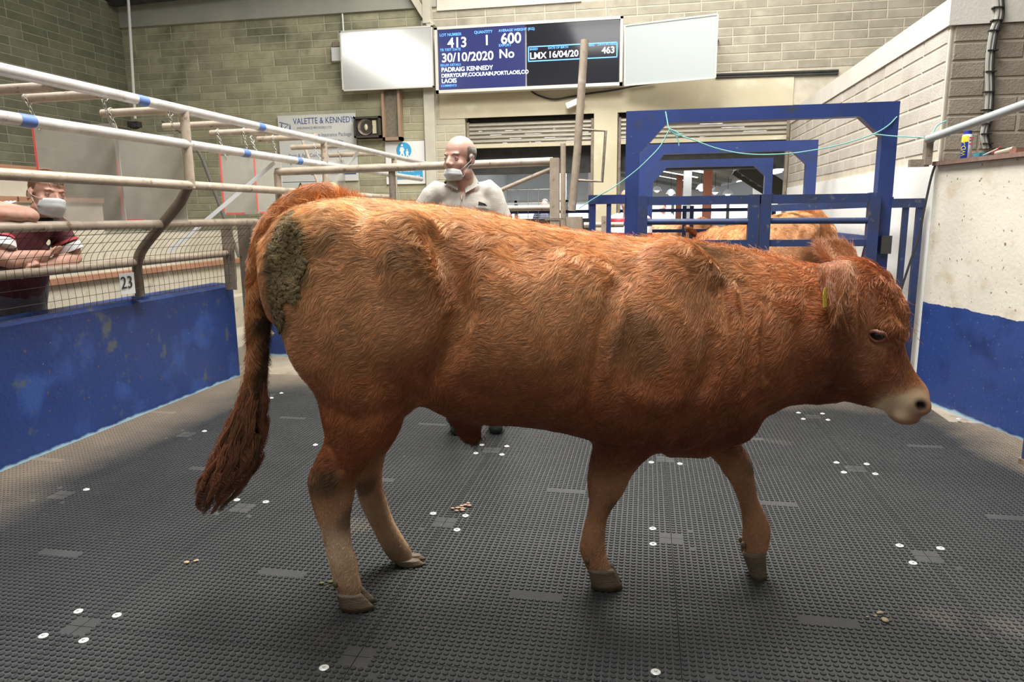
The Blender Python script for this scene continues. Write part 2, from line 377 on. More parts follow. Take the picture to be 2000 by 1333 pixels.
block_wall(wb3, (-3.34, YB-.012), (1, 0), (0, -1), .54, .3, 3.0, [], pm('cream_block', (.52, .48, .36), (.45, .41, .30), 5, .85, bump=.4, objrand=.06), limit=40)
struct(MB().box((-3.2, YB-.03, 2.86), (2.02, YB-.014, 3.34)).box((-.8, YB-.04, 0), (-.45, YB+.02, 2.87)), 'trim_1', plaster)
struct(MB().box((-8.64, YB-.06, 4.50), (-3.2, YB-.0, 4.92)), 'trim_2', beam_grey)
struct(MB().box((-3.19, YB-.05, 4.44), (-1.0, YB-.013, 5.3)), 'trim_3', pm('cream_beam', (.66, .63, .55), (.6, .57, .48), 3, .7))
# race wall running back from the ring, and the wall facing us beside it
XR = 2.02
wr = struct(MB().box((XR, 5.6, 1.66), (XR+.25, YB, 2.62)), 'wall_right', mortar_w)
block_wall(wr, (XR, 5.62), (0, 1), (-1, 0), 5.46, 1.74, 2.62, [], block_race, limit=120)
struct(MB().box((XR-.012, 5.6, 0), (XR+.25, YB, 1.72)), 'wall_right_lower', white_low)
wf = struct(MB().box((XR+.01, 5.6, 1.5), (7, 5.85, 2.62)), 'wall_front', pm('brown_mortar', (.46, .41, .32), (.40, .35, .27), 9, .9))
block_wall(wf, (XR+.02, 5.6), (1, 0), (0, -1), 3.4, 1.5, 2.62, [], block_brown, limit=60)
struct(MB().poly([(XR-.02, 5.58, 2.62), (XR-.02, 5.58, 2.80), (XR-.02, YB, 2.80), (XR-.02, YB, 2.62)], (.3, 0, 0)), 'trim_4', cap_white)
struct(MB().box((XR+.28, 5.58, 2.62), (7, 5.88, 2.80)), 'trim_6', cap_white)
# right ring wall, cream over a blue band
P1, P2 = np.array([2.0, 5.59]), np.array([2.40, 4.02]); dR = nrm(P2-P1); nR = np.array([-dR[1], dR[0]])
P3 = P1+dR*4.2
struct(MB().poly([(*P1, 0), (*P3, 0), (*(P3+nR*.22), 0), (*(P1+nR*.22), 0)], (0, 0, 1.685)), 'wall_ring_right', cream_blue)
# left ring wall: sides and chamfered top, blue
struct(MB().poly([(-3.5, -2, 0), (-3.5, -2, .80), (-3.53, -2, .825), (-3.68, -2, .83), (-3.72, -2, .80), (-3.72, -2, 0)], (0, 7.55, 0)), 'wall_ring_left', blue_paint)
struct(MB().box((-3.9, 6.45, 0), (-2.2, 6.6, .50)), 'wall_passage', blue_paint)
# terraces behind the left ring wall
tb = MB()
for k in range(4):
    tb.box((-8.64, -3, 0), (-4.6-.62*k, [10.6, 9.2, 6.9, 6.9][k], .87+.34*k))
tr = struct(tb, 'terrace_steps', tier_con)
struct(MB().box((-4.58, -3, 0), (-3.74, 10.6, .18)).box((-4.62, -3, 0), (-4.42, 10.6, .52)), 'terrace_floor', tier_con)
for k in range(4):
    ye = [10.6, 9.2, 6.9, 6.9][k]; y = -1.0 if k == 0 else 1
    if k == 1: ye = 4.4
    while y < ye-.3:
        L_ = min(2.4, ye-y); MB().box((-4.66-.62*k, y+.01, .875+.34*k), (-4.56-.62*k, y+L_-.01, .922+.34*k)).build('edge_board', board_wood, tr); y += L_
# roof, with openings for the translucent sheets
roof_m = pm('dark_roof_sheet', (.035, .033, .028), (.05, .046, .04), 3, .8)
rf = MB()
def rz(x): return 6.7-abs(x+.8)*.235
def rpanel(x0, x1, y0, y1): rf.poly([(x0, y0, rz(x0)), (x1, y0, rz(x1)), (x1, y0, rz(x1)+.06), (x0, y0, rz(x0)+.06)], (0, y1-y0, 0))
for (x0, x1, ys) in [(-9, -7.15, [(-4, 12)]), (-7.15, -5.55, [(-4, -.2), (6.4, 12)]), (-5.55, -2.8, [(-4, 12)]), (-2.8, -.8, [(-4, -1.6), (1.8, 2.3), (6.1, 7.4), (9.9, 12)]), (-.8, .6, [(-4, -1.6), (1.8, 2.3), (6.1, 7.4), (9.9, 12)]), (.6, 1.6, [(-4, 12)]), (1.6, 3.6, [(-4, 6.4), (9.6, 12)]), (3.6, 9, [(-4, 12)])]:
    for y0, y1 in ys: rpanel(x0, x1, y0, y1)
struct(rf, 'ceiling', roof_m)
o = MB().bar((-8.6, 10.85, 4.86), (-3.4, 10.85, 5.02), .12, .16).build('roof_purlin', dark_steel, label='dark steel purlin along the top of the back wall at left', cat='beam')
o = tag(MB().tube([(-7.6, 10.7, 4.86), (-5.6, 10.7, 4.93)], .04, 8).build('roof_pipe', beam_grey, smooth=True), 'short pale pipe tucked under the dark roof at upper left', 'pipe')
# shed behind the doorways
struct(MB().box((-9, 45, 0), (12, 45.3, .9)).box((-9, 11.4, 0), (-8.7, 45, 4.6)).box((9, 11.4, 0), (9.3, 45, 4.6)).box((-9, 45, 1.9), (12, 45.3, 5)), 'wall_shed', sheet_white)
sky_sheet = pm('backlit_sheet', (.9, .9, .9), emis=((.95, .98, 1), 2.6)); win_sheet = pm('backlit_window', (.9, .9, .9), emis=((.95, .98, 1), 1.5))
def sz(x): return 2.75+.20*abs(x-3.6)
sr = MB()
for xa, xb in ((-9, 3.6), (3.6, 9)): sr.poly([(xa, 11.4, sz(xa)), (xb, 11.4, sz(xb)), (xb, 11.4, sz(xb)+.1), (xa, 11.4, sz(xa)+.1)], (0, 34, 0))
shed_roof = struct(sr, 'ceiling_shed', pm('grey_shed_roof', (.50, .50, .48), (.42, .42, .40), 2, .7))
for yy in (15, 18.5, 22, 26, 30, 34, 38.5):
    for xx in (-7, -4.6, -2.2, .2, 4.6, 7):
        MB().poly([(xx, yy, sz(xx)-.02), (xx+2.1, yy, sz(xx+2.1)-.02), (xx+2.1, yy, sz(xx+2.1)-.06), (xx, yy, sz(xx)-.06)], (0, .8, 0)).build('roof_sheet', sky_sheet, shed_roof)
for yy in np.arange(14, 45, 4.4): MB().bar((-9, yy, sz(-9)-.12), (3.5, yy, sz(3.5)-.12), .12, .16).build('rafter', pm('grey_rafter', (.3, .3, .28)) if 'grey_rafter' not in MATS else MATS['grey_rafter'], shed_roof)
struct(MB().box((-9, 44.9, .9), (12, 44.98, 1.9)), 'window_1', win_sheet)
struct(MB().box((-3.2, 11.42, 2.03), (2.6, 11.75, 2.50)).box((-3.2, 11.75, 2.35), (2.6, 13.2, 2.5)), 'trim_5', dark_steel)
# ---------------------------------------------------------------- building fittings
def text(body, loc, size, mat, parent, align='LEFT', ext=.0006, rz_=0, bold=0, sx=1, name='lettering'):
    c = bpy.data.curves.new(name, 'FONT'); c.body = body; c.size = size; c.align_x = align; c.extrude = ext; c.offset = bold
    c.materials.append(mat); o = bpy.data.objects.new(name, c); link(o, parent)
    me = bpy.data.meshes.new_from_object(o.evaluated_get(bpy.context.evaluated_depsgraph_get())); bpy.data.objects.remove(o)
    o = bpy.data.objects.new(name, me); link(o, parent)
    o.location = loc; o.rotation_euler = (math.pi/2, 0, rz_); o.scale = (sx, 1, 1); return o
t = thing('steel_column', 'cream steel column up the back wall left of the screens', 'column', (-3.3, YB-.1, 0))
MB().box((-3.43, YB-.10, 0), (-3.26, YB-.085, 4.3)).box((-3.43, YB-.02, 0), (-3.26, YB-.005, 4.3)).box((-3.352, YB-.085, 0), (-3.338, YB-.02, 4.3)).build('shaft', steel_cream, t)
MB().bar((-3.95, YB-.08, 5.3), (-3.26, YB-.08, 4.2), .10, .12, (0, 1, 0)).bar((-3.33, YB-.08, 4.25), (-3.33, YB-.08, 5.4), .12, .14, (0, 1, 0)).build('brace', steel_cream, t)
# roller shutters
for lab, xa, xb in (('half raised roller shutter over the left doorway in the back wall', -2.79, -.81), ('half raised roller shutter behind the blue frames', -.44, 2.01)):
    t = thing('roller_shutter', lab, 'roller shutter', ((xa+xb)/2, YB+.1, 2.41), 'roller shutters in the back wall')
    z = 2.79
    while z > 2.47:
        q = [(xa, YB+.08, z), (xa, YB+.055, z-.018), (xa, YB+.052, z-.045), (xa, YB+.08, z-.058), (xa, YB+.09, z-.058), (xa, YB+.09, z)]
        MB().poly(q, (xb-xa, 0, 0)).build('slat', slat_m, t); z -= .062
    MB().box((xa, YB+.05, 2.41), (xb, YB+.10, 2.47)).build('bottom_rail', plaster, t)
    MB().tube([(xa, YB+.22, 2.80), (xb, YB+.22, 2.80)], .085, 12).build('roll', dark_steel, t, smooth=True)
    for x in (xa, xb-.04): MB().box((x, YB+.04, 0), (x+.04, YB+.12, 2.8)).build('guide_rail', rusty, t)
# screens
t = thing('screen_pair', 'two dark information screens in one pale frame on the back wall', 'screen', (-1.78, 10.9, 3.25))
fr = MB()
ZL, ZR = 4.10, 4.09
fr.box((-3.17, 10.80, 3.20), (-.38, 10.86, 3.245)).box((-3.17, 10.80, 4.105), (-.38, 10.86, 4.145)).box((-3.17, 10.80, 3.20), (-3.125, 10.86, 4.14)).box((-.42, 10.80, 3.20), (-.38, 10.86, 4.14)).box((-3.17, 10.87, 3.20), (-.38, 10.95, 4.14)).box((-2.6, 10.95, 3.5), (-2.4, 11.075, 3.8)).box((-1.2, 10.95, 3.5), (-1.0, 11.075, 3.8))
fr.build('frame', grey_frame, t)
scr_on = pm('lit_blue_screen', (.01, .01, .03), rough=.2, emis=((.03, .04, .14), 1.0))
scr_off = pm('dark_glossy_screen', (.012, .012, .015), rough=.08, emis=((.02, .02, .025), .6))
txt_w = pm('lit_white_letters', (.8, .85, .9), emis=((.85, .92, 1), 1.1)); txt_b = pm('lit_blue_letters', (.1, .3, .8), emis=((.10, .33, .85), 1.0))
s1 = MB().box((-3.115, 10.81, 3.25), (-1.80, 10.86, 4.10)).build('left_screen', scr_on, t, label='left screen with white sale details on blue')
s2 = MB().box((-1.775, 10.81, 3.25), (-.43, 10.86, 4.10)).build('right_screen', scr_off, t, label='right screen, dark with one outlined line')
YT = 10.805
for b, x, z, s, m in [('LOT NUMBER', -3.09, 4.01, .055, txt_b), ('413', -2.97, 3.845, .20, txt_w), ('QUANTITY', -2.56, 4.02, .055, txt_b), ('1', -2.42, 3.855, .20, txt_w),
    ('AVERAGE WEIGHT (KG)', -2.19, 4.025, .05, txt_b), ('600', -2.16, 3.86, .205, txt_w), ('TB TEST DATE', -3.09, 3.80, .05, txt_b), ('30/10/2020', -3.07, 3.645, .175, txt_w),
    ('EXPORT', -2.19, 3.82, .05, txt_b), ('No', -2.19, 3.66, .175, txt_w), ('SELLER DETAILS', -3.09, 3.585, .045, txt_b), ('PADRAIG KENNEDY', -3.08, 3.505, .088, txt_w),
    ('DERRYDUFF,COOLRAIN,PORTLAOIS,CO', -3.08, 3.425, .074, txt_w), ('LAOIS', -3.08, 3.345, .088, txt_w), ('COMMENTS', -3.09, 3.29, .045, txt_b)]:
    text(b, (x, YT, z), s, m, s1, bold=s*.012)
for b, x, z, s, m in [('BREED', -1.73, 3.745, .042, txt_b), ('DATE OF BIRTH', -1.46, 3.75, .042, txt_b), ('OWNERS', -.96, 3.755, .042, txt_b), ('DAYS IN HERD', -.74, 3.76, .042, txt_b),
    ('LMX', -1.73, 3.625, .125, txt_w), ('16/04/2019', -1.46, 3.63, .125, txt_w), ('1', -.93, 3.64, .125, txt_w), ('463', -.68, 3.65, .125, txt_w)]:
    text(b, (x, YT, z), s, m, s2, bold=s*.012)
bb = MB()
for a, b in (((-1.755, 3.585), (-.455, 3.60)), ((-1.755, 3.785), (-.455, 3.80)), ((-1.755, 3.585), (-1.74, 3.80)), ((-.47, 3.585), (-.455, 3.80))): bb.box((a[0], 10.803, a[1]), (b[0], 10.809, b[1]))
bb.build('highlight_box', txt_b, s2)
# white boards either side
t = thing('white_board', 'glossy blank white board left of the screens on the back wall', 'board', (-3.95, YB-.2, 3.3))
MB().box((-4.68, YB-.26, 3.31), (-3.22, YB-.235, 4.17)).build('panel', white_board, t); e = MB()
for a, b in (((-4.69, 3.30), (-3.21, 3.32)), ((-4.69, 4.16), (-3.21, 4.18)), ((-4.69, 3.3), (-4.67, 4.18)), ((-3.23, 3.3), (-3.21, 4.18))): e.box((a[0], YB-.265, a[1]), (b[0], YB-.23, b[1]))
e.build('edging', grey_frame, t)
for x in (-4.3, -3.6): MB().box((x, YB-.235, 3.6), (x+.05, YB-.008, 3.7)).build('bracket', dark_steel, t)
t = thing('white_board', 'matt pale grey board hung askew right of the screens', 'board', (.3, YB-.2, 3.25))
q = [onY(*p, 10.7) for p in ((1221, 50), (1402, 28), (1397, 152), (1220, 167))]
q[1] = onY(1402, 28, 10.2); q[2] = onY(1397, 152, 10.2)
MB().poly(q[::-1], (.006, .03, 0)).build('panel', white_board2, t)
e = MB()
for i in range(4): e.bar(q[i], q[(i+1) % 4], .02, .02)
e.build('edging', grey_frame, t)
MB().bar(onY(1395, 90, 10.25), (.95, YB-.03, 3.8), .03, .03).build('bracket', dark_steel, t); MB().bar(onY(1225, 100, 10.72), (-.3, YB-.03, 3.75), .03, .03).build('bracket', dark_steel, t)
# sign boards
sign_w = pm('white_sign_face', (.66, .66, .62), rough=.5); navy = pm('navy_print', (.04, .07, .25), rough=.5); grey_pr = pm('grey_print', (.16, .18, .26), rough=.5); yel = pm('yellow_print', (.68, .6, .16), rough=.5); blk = pm('black_print', (.03, .03, .03)); sb = pm('blue_sign_print', (.05, .35, .62), rough=.5)
t = thing('insurance_sign', 'large white insurance advert sign with navy lettering on the back wall', 'sign', (-5.25, YB-.03, 2.05))
MB().box((-5.93, YB-.045, 1.95), (-4.59, YB-.02, 3.0)).build('panel', sign_w, t)
Y_ = YB-.047
text('VALETTE & KENNEDY', (-5.66, Y_, 2.86), .135, navy, t, sx=.80)
text('INSURANCE BROKERS LTD', (-5.60, Y_, 2.78), .05, grey_pr, t)
for i, (b, x) in enumerate((('Comprehensive Farm Insurance Package', -5.82), ('• Public Liability', -5.26), ('• Employers Liability', -5.26), ('• Farm & Agri Contractors', -5.82), ('• Agricultural Vehicles', -5.85), ('Commercial Insurance / Home & Motor', -5.80))):
    text(b, (x, Y_, 2.655-.105*i), .082, grey_pr, t, sx=.86)
MB().box((-5.40, Y_, 2.05), (-4.62, Y_+.004, 2.12)).build('strap_line', navy, t)
lg = MB(); lg.tube([(-5.79+.075*math.cos(a), Y_-.002, 2.83+.10*math.sin(a)) for a in np.linspace(2.6, 6.6, 14)], [.004+.012*math.sin(math.pi*i/13) for i in range(14)], 6); lg.tube([(-5.90, Y_, 2.90), (-5.74, Y_, 2.86), (-5.85, Y_, 2.78)], .006, 6)
lg.build('emblem', navy, t)
t = thing('warning_sign', 'pale warning sign with a yellow triangle below the insurance sign', 'sign', (-5.3, YB-.03, 1.5))
MB().box((-5.93, YB-.045, 1.42), (-4.95, YB-.02, 1.94)).build('panel', sign_w, t)
tri = lambda cx_, cz, r: [(cx_+r*math.cos(a), Y_, cz+r*math.sin(a)) for a in (math.pi/2, math.pi*7/6, math.pi*11/6)]
MB().poly(tri(-5.60, 1.78, .16), (0, .006, 0)).build('triangle', blk, t); MB().poly([(a, b-.003, c) for a, b, c in tri(-5.60, 1.778, .125)], (0, .006, 0)).build('triangle_face', yel, t)
text('!', (-5.62, Y_-.006, 1.70), .17, blk, t); MB().box((-5.88, Y_, 1.46), (-5.0, Y_+.004, 1.60)).build('caption_band', yel, t); text('WARNING', (-5.74, Y_-.003, 1.49), .11, grey_pr, t)
t = thing('pedestrian_sign', 'white and blue sign with an adult and child walking in a circle', 'sign', (-3.78, YB-.03, 1.9))
MB().box((-4.11, YB-.045, 1.88), (-3.46, YB-.02, 2.54)).build('panel', pm('bright_sign_face', (.78, .78, .75)), t)
MB().tube([(-3.80, Y_, 2.40), (-3.80, Y_+.004, 2.40)], .125, 28).build('roundel', sb, t)
pf = MB()
for cx_, cz, s in ((-3.83, 2.40, 1.0), (-3.745, 2.36, .62)):
    pf.ball((cx_, Y_-.002, cz+.078*s), (.018*s, .003, .018*s), 10, 6)
    pf.poly([(cx_-.028*s, Y_-.003, cz+.05*s), (cx_-.04*s, Y_-.003, cz-.01*s), (cx_-.022*s, Y_-.003, cz-.02*s), (cx_-.042*s, Y_-.003, cz-.10*s), (cx_-.02*s, Y_-.003, cz-.10*s), (cx_, Y_-.003, cz-.04*s), (cx_+.025*s, Y_-.003, cz-.10*s), (cx_+.045*s, Y_-.003, cz-.10*s), (cx_+.02*s, Y_-.003, cz-.01*s), (cx_+.042*s, Y_-.003, cz), (cx_+.022*s, Y_-.003, cz+.05*s)][::-1], (0, .004, 0))
pf.build('pictogram', pm('white_print', (.85, .85, .85)), t)
MB().box((-4.07, Y_, 1.95), (-3.50, Y_+.004, 2.20)).build('notice_band', sb, t)
text('In the interest of', (-4.03, Y_-.002, 2.135), .062, MATS['white_print'], t, sx=.9); text('safety all children', (-4.03, Y_-.002, 2.065), .062, MATS['white_print'], t, sx=.9); text('must be accompanied by an adult', (-4.03, Y_-.002, 1.99), .05, MATS['white_print'], t, sx=.72)
# loudspeaker, louvred box
t = thing('wall_loudspeaker', 'small black box loudspeaker with a round cone on the back wall', 'loudspeaker', (-4.34, YB-.15, 2.6))
MB().box((-4.56, YB-.20, 2.60), (-4.12, YB-.02, 2.63)).box((-4.56, YB-.20, 2.89), (-4.12, YB-.02, 2.92)).box((-4.56, YB-.20, 2.6), (-4.53, YB-.02, 2.92)).box((-4.15, YB-.20, 2.6), (-4.12, YB-.02, 2.92)).box((-4.56, YB-.15, 2.6), (-4.12, YB-.02, 2.92)).build('cabinet', pm('brown_black_box', (.05, .042, .032)), t)
MB().tube([(-4.37, YB-.15, 2.76), (-4.37, YB-.19, 2.76)], [.10, .125], 20, cap=False).build('cone', rusty, t, smooth=True); MB().ball((-4.37, YB-.16, 2.76), (.03, .02, .05)).build('dust_cap', plaster, t, smooth=True); MB().box((-4.26, YB-.17, 2.66), (-4.20, YB-.15, 2.86)).build('horn', plaster, t)
t = thing('louvre_box', 'tall narrow brown framed vent box under the white board', 'vent', (-3.95, YB-.1, 2.55))
MB().box((-4.10, YB-.16, 2.55), (-4.06, YB-.02, 3.3)).box((-3.84, YB-.16, 2.55), (-3.80, YB-.02, 3.3)).box((-4.10, YB-.16, 2.55), (-3.80, YB-.02, 2.60)).build('frame', pm('brown_frame', (.33, .22, .14)), t)
MB().box((-4.06, YB-.10, 2.6), (-3.84, YB-.02, 3.3)).build('mesh_front', pm('grey_mesh', (.13, .115, .085), (.2, .17, .12), 20), t)
t = thing('junction_box', 'small white electrical box beside the glossy white board', 'junction box', (-4.8, YB-.1, 3.79))
MB().box((-4.91, YB-.10, 3.79), (-4.70, YB-.01, 3.99)).build('box', white_plastic, t); MB().box((-4.91, YB-.06, 4.01), (-4.75, YB-.01, 4.08)).build('gland', rusty, t)
tag(MB().tube([(-4.72, YB-.03, 4.0), (-4.73, YB-.03, 4.9)], .014, 8).build('conduit', white_plastic, smooth=True), 'thin white conduit rising from the small electrical box', 'conduit')
t = thing('hanging_lamp_pipe', 'thin white pipe hanging in the left corner with a lamp holder', 'lamp', (-8.3, YB-.4, 2.93))
MB().tube([onY(250, -10, YB-.4), onY(264, 232, YB-.4)], .022, 8).build('pipe', white_plastic, t, smooth=True)
p = onY(263, 243, YB-.4); MB().box(p-np.array([.09, .06, .05]), p+np.array([.09, .06, .04])).ball(p+np.array([0, 0, -.02]), (.10, .08, .06)).build('holder', dark_steel, t)
t = thing('security_light', 'small white floodlight tilted under the dark screens', 'light', (-1.08, YB-.2, 2.98))
q = onY(1124, 201, YB-.15); MB().bar(q+np.array([-.13, 0, -.045]), q+np.array([.12, 0, .05]), .10, .08).build('housing', white_plastic, t); MB().bar(q+np.array([0, .05, 0]), q+np.array([0, .15, .05]), .03, .03).build('bracket', dark_steel, t)
cab = [onY(x, y, YB-.06) for x, y in ((1035, 176), (1050, 186), (1080, 194), (1110, 190), (1150, 183), (1200, 176), (1240, 168), (1280, 162))]
tag(MB().tube(cr(cab), .014, 6).build('cable', cable_m, smooth=True), 'black cable drooping below the screens', 'cable')
tag(MB().tube([(.94, YB-.04, 3.33), (2.6, YB-.04, 3.31)], .02, 6).tube([(.94, YB-.04, 3.29), (2.6, YB-.04, 3.27)], .015, 6).build('conduit', dark_steel, smooth=True), 'pair of dark conduits along the back wall right of the boards', 'conduit')
# ---------------------------------------------------------------- left fence
XA = -3.0
t = thing('ring_fence', 'tubular steel ring fence with curved posts along the left wall', 'fence', (-3.4, 3.5, .83)); FEN = t
for z, y0, y1, m, r in ((2.085, -1.5, 9.65, galv, .031), (1.865, -1.5, 9.4, galv, .031), (1.60, -1.5, 8.3, beige_pipe, .029)):
    MB().tube([(XA, y0, z), (XA, y1, z)], r, 12).build('rail', m, t, smooth=True)
MB().tube([(-3.24, -1.5, 1.355), (-3.24, 5.56, 1.345)], .028, 12).build('rail', beige_pipe, t, smooth=True); MB().tube([(-3.47, -1.5, 1.085), (-3.47, 5.5, 1.085)], .027, 12).build('rail', beige_pipe, t, smooth=True)
def curved_post(y, m, mu):
    a = MB().tube(cr([(-3.47, y, .83), (-3.47, y, 1.02), (-3.46, y, 1.09), (-3.40, y, 1.19), (-3.24, y, 1.345), (-3.10, y, 1.48), (-3.04, y, 1.56), (XA, y, 1.62)]), .033, 12).build('post', m, t, smooth=True)
    MB().tube([(XA, y, 1.58), (XA, y, 2.075)], .030, 12).build('upright', mu, a, smooth=True); MB().tube([(-3.47, y, .828), (-3.47, y, .85)], .055, 12).build('foot_plate', blue_steel, a)
for y in (1.9, 4.36): curved_post(y, brown_pipe, beige_pipe)
for y in (6.44, 8.35): MB().tube([(XA, y, 0), (XA, y, 2.08)], .030, 12).build('post', beige_pipe, t, smooth=True)
for y, z in ((3.95, 2.085), (5.3, 2.085), (3.10, 1.865), (5.05, 1.865), (5.9, 1.865)): MB().tube([(XA, y-.045, z), (XA, y+.045, z)], .0318, 12).build('tape_band', blue_tape, t, smooth=True)
nt = MB(); prof = cr([(-3.25, 1.33), (-3.33, 1.25), (-3.42, 1.16), (-3.45, 1.09), (-3.46, 1.0), (-3.47, .84)], 4)
y = 1.2
while y < 5.5:
    nt.tube([(x+.03, y+.03*math.sin(z*9), z) for x, z in prof], .0016, 4, cap=False); y += .055
for k in (2, 4.6, 7.2, 10, 13, 16, 18.4, 20):
    i = int(k); f_ = k-i; x, z = prof[min(i, len(prof)-1)]*(1-f_)+prof[min(i+1, len(prof)-1)]*f_; nt.tube([(x+.032, 1.2, z), (x+.032, 2.6, z-.008), (x+.032, 4, z+.004), (x+.032, 5.5, z)], .0016, 4, cap=False)
nt.build('wire_mesh', wire_dark, t)
t = thing('gate_post', 'square rusty grey post ending the left ring fence', 'post', (-3.35, 5.6, 0))
MB().box((-3.41, 5.54, 0), (-3.29, 5.66, 1.36)).build('shaft', rusty, t); MB().box((-3.43, 5.52, 1.36), (-3.27, 5.68, 1.372)).build('cap', rusty, t); MB().box((-3.50, 5.44, .78), (-3.40, 5.455, 1.34)).build('end_plate', rusty, t)
t = thing('pipe_hoop', 'bent dark pipe hoop beside the square rusty post', 'pipe', (-3.0, 5.65, .5))
q = [onY(x, y, 5.75) for x, y in ((560, 405), (535, 416), (514, 438), (506, 470), (505, 540), (507, 600), (516, 636), (533, 655))]
MB().tube(cr(q), .022, 10).build('hoop', brown_pipe, t, smooth=True)
tag(MB().tube([onY(494, 437, 6.0), onY(560, 436, 6.0)], .028, 10).build('rail_stub', beige_pipe, smooth=True), 'short beige rail stub right of the square rusty post', 'rail')
t = thing('number_card', 'white paper card reading 23 tied to the fence mesh', 'card', (-3.42, 4.15, .86))
YC = 4.12; q = [onX(x, y, -3.41) for x, y in ((232, 535), (261, 532), (265, 573), (237, 576))]; MB().poly(q, (-.002, 0, 0)).build('sheet', pm('white_card', (.85, .85, .83)), t)
ct = text('23', onX(237, 565, -3.405), .115, blk, t, rz_=math.pi/2*1.0)
# arms over the seats with hanging clear screens
sheet_m = bpy.data.materials.new('scratched_clear_sheet'); sheet_m.use_nodes = True
N_, L_ = sheet_m.node_tree.nodes, sheet_m.node_tree.links; N_.clear()
_o = N_.new('ShaderNodeOutputMaterial'); _mx = N_.new('ShaderNodeMixShader'); _tr = N_.new('ShaderNodeBsdfTransparent'); _p = N_.new('ShaderNodeBsdfPrincipled'); _p.inputs['Base Color'].default_value = (.66, .64, .58, 1); _p.inputs['Roughness'].default_value = .35
_n = N_.new('ShaderNodeTexNoise'); _n.inputs['Scale'].default_value = 3; _mr = N_.new('ShaderNodeMapRange'); _mr.inputs['To Min'].default_value = .26; _mr.inputs['To Max'].default_value = .50; L_.new(_n.outputs[0], _mr.inputs['Value'])
L_.new(_mr.outputs[0], _mx.inputs[0]); L_.new(_tr.outputs[0], _mx.inputs[1]); L_.new(_p.outputs[0], _mx.inputs[2]); L_.new(_mx.outputs[0], _o.inputs[0])
def chain(mb, P, Q, link_l=.03):
    P, Q = np.array(P, float), np.array(Q, float); n = max(2, int(np.linalg.norm(Q-P)/(link_l*.8))); d = nrm(Q-P); s = np.cross(d, (0, 1, 0)); s = nrm(s); s2 = np.cross(d, s)
    for k in range(n):
        c = P+(Q-P)*(k+.5)/n; e = s if k % 2 else s2
        mb.tube([c+d*link_l*.55*math.cos(a)+e*.009*math.sin(a) for a in np.linspace(0, 2*math.pi, 9)], .0028, 4, cap=False)
arm_lab = ['third hanger arm pipe from the left, bearing the first clear screen', 'fourth hanger arm pipe from the left, bearing the clear screen by the tall upright', 'bare hanger arm pipe just right of the tall upright',
           'hanger arm pipe bearing the red taped screen in front of the block wall', 'hanger arm pipe bearing the narrow screen left of the insurance sign', 'hanger arm pipe crossing the middle of the insurance sign', 'farthest but one hanger arm, short, over the sign foot', 'farthest hanger arm pipe, nearest the pedestrian sign']
arms = [(3.30, 2.05), (3.76, 2.09), (4.37, 2.085), (5.0, 2.07), (5.6, 2.085), (6.35, 2.11), (7.0, 2.09), (7.9, 2.08)]
arm_lab = ['nearest hanger arm pipe, cut off by the left edge']+['hanger arm pipe bearing the leftmost clear screen', 'hanger arm pipe bearing the clear screen beside the tall upright', 'bare hanger arm pipe just right of the tall upright', 'hanger arm pipe bearing the clear screen with the red L of tape', 'hanger arm pipe ending left of the insurance sign', 'hanger arm pipe crossing the middle of the insurance sign', 'farthest hanger arm pipe, nearest the pedestrian sign']
for k, (y, z) in enumerate(arms):
    x0 = -3.62 if k else -3.85
    tag(MB().tube([(x0, y, z), (XA-.02, y, z+.005)], .027, 12).build('hanger_arm', beige_pipe, smooth=True), arm_lab[k], 'pipe', 'hanger arms off the top rail')
def screen(k, xa, xb, zt, zb, y, lab, red, wid=.0):
    t = thing('clear_screen', lab, 'screen', ((xa+xb)/2, y, zb), 'hanging clear screens')
    MB().box((xa, y-.002, zb), (xb, y+.002, zt)).build('sheet', sheet_m, t)
    for (a, b, c, d) in red: MB().box((a, y-.004, b), (c, y-.0025, d)).build('tape_strip', red_tape, t)
    az = arms[k][1] if k < len(arms) else 2.09
    for xx, top in ((xa+.03, (xa+.0, az)), (xb-.06, (xb-.06, az))):
        m = MB(); chain(m, (top[0], y-.03, top[1]+.02), (xx+.03, y-.003, zt-.02)); m.tube([(top[0], y+.034*math.cos(a), az+.034*math.sin(a)) for a in np.linspace(0, 2*math.pi, 13)], .003, 4, cap=False); m.build('chain', chain_m, t)
screen(1, -3.60, -3.03, 1.93, 1.375, 3.76, 'leftmost hanging clear screen with a long red tape on its left edge', [(-3.60, 1.60, -3.585, 1.95), (-3.60, 1.39, -3.59, 1.6)])
screen(2, -3.55, -3.05, 1.935, 1.36, 4.37, 'hanging clear screen left of the tall upright, red tape at its left edge and foot', [(-3.55, 1.40, -3.537, 1.78), (-3.54, 1.365, -3.39, 1.38)])
screen(4, -3.55, -3.25, 1.90, 1.41, 5.6, 'hanging clear screen with the red tape L before the block wall', [(-3.56, 1.44, -3.545, 1.92), (-3.54, 1.41, -3.36, 1.425)])
screen(5, -3.68, -3.40, 1.96, 1.42, 6.35, 'narrow hanging clear screen just left of the warning sign', [(-3.68, 1.44, -3.667, 1.95), (-3.66, 1.42, -3.50, 1.435)])
screen(6, -3.36, -3.05, 1.95, 1.42, 7.0, 'bluish hanging clear screen farthest from us with a red tape tip', [(-3.30, 1.44, -3.285, 1.75)])
